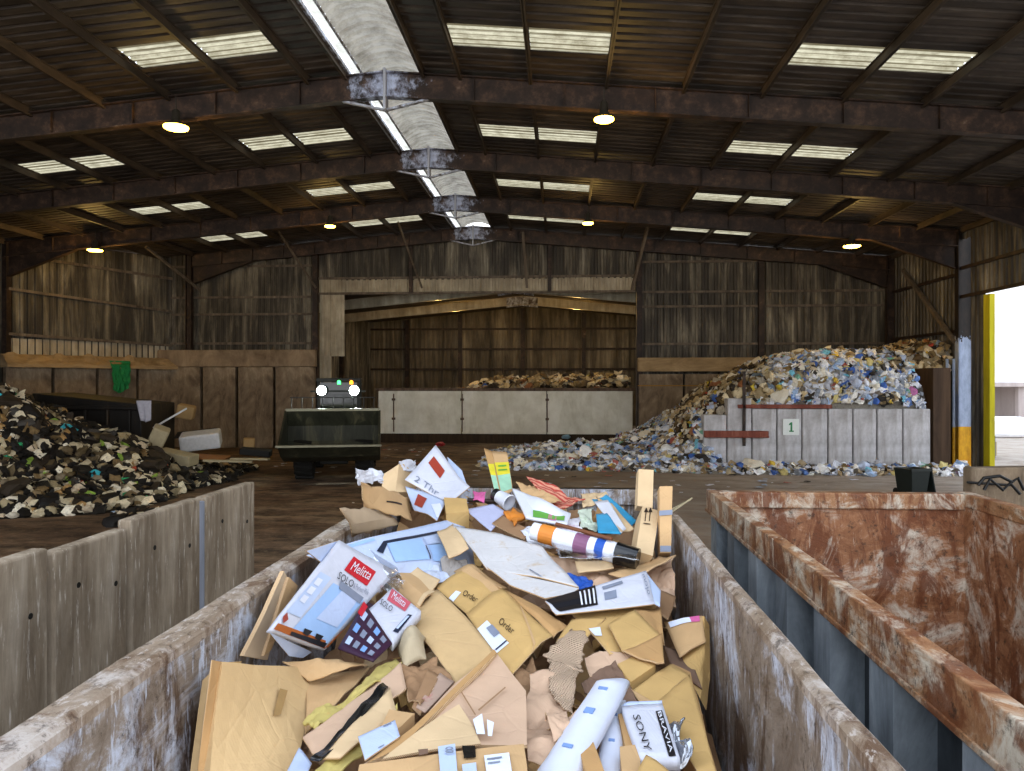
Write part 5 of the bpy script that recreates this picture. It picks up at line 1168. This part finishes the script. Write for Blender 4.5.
sheet('crumpled_paper', 'dark brown crumpled paper above the white rolls', 'paper', [(580, 676), (616, 660), (638, 700), (590, 702)], K6, .26, fold=.075, sc=3.5, n=20, thick=.006)
sheet('torn_flap', 'torn tan flap curling over the dark crumpled paper', 'cardboard', [(584, 652), (600, 648), (634, 654), (590, 672)], K4, .26, amp=.04, fold=.05)
rb = sheet('ribbed_sheet', 'torn ribbed pale brown sheet hanging over the crumpled paper', 'corrugated sheet', [(545, 650), (570, 630), (585, 633), (582, 668)], KR, .33, fold=.04, sc=3, n=14, ragged=.02)
sheet('ribbed_tail', None, None, [(548, 656), (582, 664), (572, 712), (552, 690)], KR, .32, parent=rb, fold=.05, n=14, ragged=.02)
sheet('crumpled_paper', 'big sheet of crumpled tan paper in the middle of the lower pile', 'paper', [(530, 672), (560, 664), (570, 728), (522, 722)], K4, .3, fold=.075, sc=3, n=22, thick=.006)
sheet('crumpled_paper', 'crumpled tan paper sagging between the peaked board and the rolls', 'paper', [(522, 706), (574, 716), (560, 768), (528, 758)], K4, .28, fold=.075, sc=3.2, n=22, thick=.006)
sheet('crumpled_paper', 'small crumpled tan paper wad beside the white roll', 'paper', [(545, 712), (572, 708), (576, 730), (550, 738)], K4, .36, fold=.075, sc=5, n=16, thick=.006)
sheet('crumpled_paper', 'creased brown paper under the right edge of the marked carton'.replace('right ', 'lower '), 'paper', [(512, 668), (536, 655), (544, 690), (520, 694)], K5, .2, fold=.075, sc=4, n=16)
# white rolls
def roll(label, a, b, r, lab):
    t = empty('white_roll', a, label=label, cat='roll'); d_ = b-a; m = MB(); n = 16; seg = 20; vs = []
    dn = d_.normalized(); ux = dn.cross(Vector((0, 0, 1))).normalized(); uy = ux.cross(dn)
    for i in range(n+1):
        for k in range(seg):
            aa = k*2*math.pi/seg; rr = r*(1+.08*noise.noise((i*.5, math.cos(aa)*1.5, math.sin(aa)*1.5+r*50)))*(1-.12*i/n); vs.append(d_*(i/n)+ux*rr*math.cos(aa)*1.1+uy*rr*.75*math.sin(aa)+(dn*.04*math.cos(aa*1.5) if i == n else Vector()))
    m.add(vs, [(i*seg+k, i*seg+(k+1) % seg, (i+1)*seg+(k+1) % seg, (i+1)*seg+k) for i in range(n) for k in range(seg)]); m.build('sleeve', plain('white mailer', 'd3d8e6', .45, var=.05), t, smooth=True, solid=.005)
    m = MB()
    for f0, w in lab:
        c = d_*f0; up = uy if (t.location+c-cam_pos).dot(uy) < 0 else -uy; rr = r*(1-.12*f0)*.82
        m.bar(c+up*rr-ux*r*.3, c+up*rr+ux*r*.25, w*.4, .004, up=up)
        m.build('blue_print', BI, t); m = MB()
roll('thick white paper roll with faint blue print lying diagonally at the bottom of the pile', P(545, 800, 2.62), P(612, 686, 3.35), .072, [(.3, .05), (.62, .1), (.85, .05)])
roll('thinner white roll beside the thick one, pointing up', P(607, 800, 2.72), P(616, 706, 3.35), .045, [(.5, .04), (.8, .05)])
# white electronics box
sy = sheet('white_printed_box', 'white box with big black lettering, tilted near the bottom of the pile', 'box', [(621, 706), (662, 702), (680, 758), (640, 757)], WH, .34, amp=.004, thick=.05)
text(sy, 'SONY', (632.5, 717), (645, 753), (639.5, 716), BK, .008)
decal(sy, 'black_band', [(655.5, 712), (662, 711), (676, 757), (669, 758)], BK, 6); text(sy, 'BRAVIA', (657.5, 714), (670, 755), (661, 713), WP, .009)
sheet('side_edge', None, None, [(621, 706), (630, 700), (662, 700), (662, 703)], WB_, .34, parent=sy)
sheet('foil_bag', 'crumpled silver foil bag beside the white lettered box', 'foil bag', [(665, 718), (687, 722), (684, 756), (674, 757)], SIL, .3, fold=.1, sc=7, n=18)
sheet('carton_flap', 'plain tan board leaning at the bottom edge under the white lettered box', 'cardboard', [(646, 752), (680, 775), (676, 800), (630, 785)], KG[0], .42)
carton('small_carton', 'tan carton wedged between the two white rolls', [(578, 745), (592, 738), (606, 775), (590, 790)], K2, .36, depth=.2)
carton('small_carton', 'tan carton between the thin white roll and the lettered box', [(620, 748), (640, 746), (640, 790), (622, 790)], K1, .32, depth=.2)
carton('small_carton', 'brown carton edge under the lettered box', [(619, 715), (625, 714), (638, 750), (624, 748)], K2, .28, depth=.15)
# --- lower left: big tan carton, yellow paper stack, peaked board
bl = carton('big_carton', 'big plain tan carton in the lower corner by the container wall', [(222, 662), (318, 668), (290, 800), (207, 800)], KL, .14, depth=.12, dent=.01)
sheet('side_face', None, None, [(212, 660), (223, 662), (208, 800), (194, 800)], K2, .12, parent=bl, amp=.004, thick=.004)
decal(bl, 'tape_strip', [(278, 690), (286, 692), (279, 716), (271, 718)], TP, 3); decal(bl, 'tape_strip', [(224, 664), (240, 663), (238, 666), (226, 672)], TP, 3)
sheet('crumpled_flap', 'creased tan flap on the upper edge of the big plain carton', 'cardboard', [(286, 656), (345, 660), (368, 664), (312, 676)], K1, .3, amp=.02, fold=.05, sc=4, n=14)
sheet('crumpled_flap', 'tan sheet bending away beside the big plain carton', 'cardboard', [(304, 668), (372, 664), (330, 706), (306, 730)], K1, .22, amp=.03, fold=.04, n=14)
sheet('yellow_paper', 'crumpled yellow paper edge along the layered brown stack', 'paper', [(396, 653), (402, 661), (318, 732), (302, 722)], KY, .3, fold=.07, sc=4, n=18)
sheet('layered_board', 'worn pinkish board lying over the yellow paper', 'cardboard', [(400, 660), (406, 684), (316, 758), (302, 738)], K4, .34, amp=.02, fold=.02, n=14)
sheet('black_strip', 'shiny black plastic strip across the layered boards', 'plastic strip', [(384, 680), (390, 685), (320, 760), (311, 757)], DK, .39, fold=.02, sc=6, n=14)
sheet('layered_board', 'tan board below the black plastic strip', 'cardboard', [(390, 686), (397, 712), (340, 758), (322, 758)], K3, .37, amp=.015)
sheet('yellow_paper', 'dull yellow paper below the black plastic strip', 'paper', [(396, 704), (392, 722), (330, 775), (300, 772)], KY, .36, fold=.05, sc=4, n=14)
sheet('white_scrap', 'bluish white scrap between the big carton and the layered boards', 'scrap', [(299, 744), (312, 760), (300, 790), (280, 785)], WB_, .32, amp=.02)
carton('small_carton', 'small brown flap above the white envelope', [(388, 707), (413, 713), (399, 729), (381, 727)], K1, .42, depth=.1)
it = sheet('white_envelope', 'white envelope with a printed code, lying on the brown boards', 'envelope', [(358, 737), (395, 720), (400, 737), (365, 760)], WB_, .47, amp=.004)
decal(it, 'printed_line', [(383, 727), (391, 723.5), (391.5, 724.5), (383.5, 728)], GR, 2); decal(it, 'printed_line', [(378, 749), (384, 746), (384.5, 747), (378.5, 750)], GR, 2)
sheet('basket_wad', 'rounded bundle of pale strips beside the long folded board', 'bundle', [(397, 638), (424, 632), (426, 656), (402, 664)], card('pale strips', 'b9a98c', .12), .3, sag=.12, fold=.04, sc=5, n=16, thick=.01)
sheet('crumpled_paper', 'dark brown crumpled paper below the rounded bundle', 'paper', [(401, 664), (440, 655), (452, 682), (416, 711)], K5, .28, fold=.075, sc=3.5, n=20)
sheet('torn_magazine', 'torn folded magazine beside the dark crumpled paper', 'magazine', [(440, 672), (454, 680), (425, 712), (416, 706)], card('magazine page', 'b59a88', .12, scuff='a8505a'), .33, amp=.02)
sheet('narrow_board', 'narrow brown board edge beside the torn magazine', 'cardboard', [(428, 668), (440, 675), (420, 714), (412, 706)], K5, .32)
pk = poly('peaked_board', 'large peaked tan board at the bottom of the pile', 'cardboard', [(494, 649), (526, 692), (527, 744), (461, 746), (362, 764), (412, 731), (456, 683)], K4, .42, thick=.012, amp=.012)
poly('front_fold', None, None, [(459, 704), (473, 726), (481, 743), (440, 748), (382, 758), (420, 730)], K3, .47, parent=pk)
poly('edge_layer', None, None, [(494, 649), (497, 653), (400, 748), (366, 763), (412, 729)], K2, .45, parent=pk, thick=.02)
decal(pk, 'white_tape', [(473, 727), (482, 721), (485, 742), (477, 742)], ST, 3, off=.02); decal(pk, 'white_tape', [(487, 727), (494, 730), (492, 744), (488, 744)], ST, 3, off=.02)
decal(pk, 'crease', [(478, 713), (505, 690), (506, 691), (479, 714.5)], K5, 6); decal(pk, 'crease', [(462, 695), (476, 718), (475, 719), (461, 696)], K5, 6)
bt = carton('long_carton', 'long battered carton with holes lying along the bottom edge of the pile', [(362, 764), (525, 746), (530, 800), (352, 810)], K1, .52, depth=.22, dent=.015)
decal(bt, 'grey_label', [(438, 751), (455, 748), (458, 785), (441, 787)], LB, 4); text(bt, '8', (454, 760), (445, 760.5), (453.8, 753), GR, .012)
decal(bt, 'torn_hole', [(462, 750), (475, 750), (476, 762), (464, 763)], DK, 3); decal(bt, 'torn_hole', [(418, 754), (428, 753), (428, 758), (419, 760)], K6, 3)
decal(bt, 'white_label', [(484, 760), (509, 757), (513, 785), (488, 787)], ST, 4); decal(bt, 'label_print', [(487, 764), (502, 762), (502, 763.5), (487, 765.5)], GR, 3, off=.008); decal(bt, 'label_print', [(488, 768), (500, 766.5), (500, 768), (488, 769.5)], GR, 3, off=.008)
decal(bt, 'white_label', [(462, 769), (476, 767), (478, 790), (464, 790)], WB_, 3)
# lone extra pieces that close the gaps
sheet('carton_flap', 'tan flap below the marked carton, over the crumpled paper', 'cardboard', [(556, 640), (572, 618), (606, 616), (582, 640)], KG[0], .26)
sheet('carton_flap', 'tan flap between the peaked board and the folded board', 'cardboard', [(448, 684), (500, 652), (515, 668), (494, 652)], K2, .2)
sheet('carton_flap', 'plain tan flap behind the coffee machine boxes', 'cardboard', [(404, 560), (440, 582), (425, 600), (398, 580)], K3, .2)
sheet('carton_flap', 'brown flap close to the container wall near the pink strip', 'cardboard', [(655, 590), (676, 598), (668, 622), (652, 612)], K5, .08)
# ================================================================= LIGHT, SKY, CAMERA
w = bpy.data.worlds.new('World'); scene.world = w; w.use_nodes = True; nt = w.node_tree
bgn = nt.nodes['Background']; tc = nt.nodes.new('ShaderNodeTexCoord'); sp = nt.nodes.new('ShaderNodeSeparateXYZ'); rp = nt.nodes.new('ShaderNodeValToRGB')
nt.links.new(tc.outputs['Generated'], sp.inputs[0]); nt.links.new(sp.outputs['Z'], rp.inputs[0]); nt.links.new(rp.outputs[0], bgn.inputs[0])
e = rp.color_ramp.elements; e[0].position = 0; e[0].color = (.95, .97, 1.0, 1); e[1].position = 1; e[1].color = (.80, .92, 1.12, 1)
bgn.inputs[1].default_value = SKY
cd = bpy.data.cameras.new('camera'); cam = bpy.data.objects.new('camera', cd); C.objects.link(cam); scene.camera = cam
cam.location = (0, 0, H); cam.rotation_euler = (math.pi/2, 0, TH); cd.sensor_width = 36; cd.lens = 36*F/1024; cd.shift_y = (V0-385.5)/1024
cd.clip_start = .05; cd.clip_end = 300
vs_ = scene.view_settings; vs_.view_transform = 'Standard'; vs_.look = 'None'; vs_.gamma = 1; vs_.use_curve_mapping = False; vs_.exposure = EXPO
scene.cycles.max_bounces = 8; scene.cycles.diffuse_bounces = 6; scene.cycles.transparent_max_bounces = 12
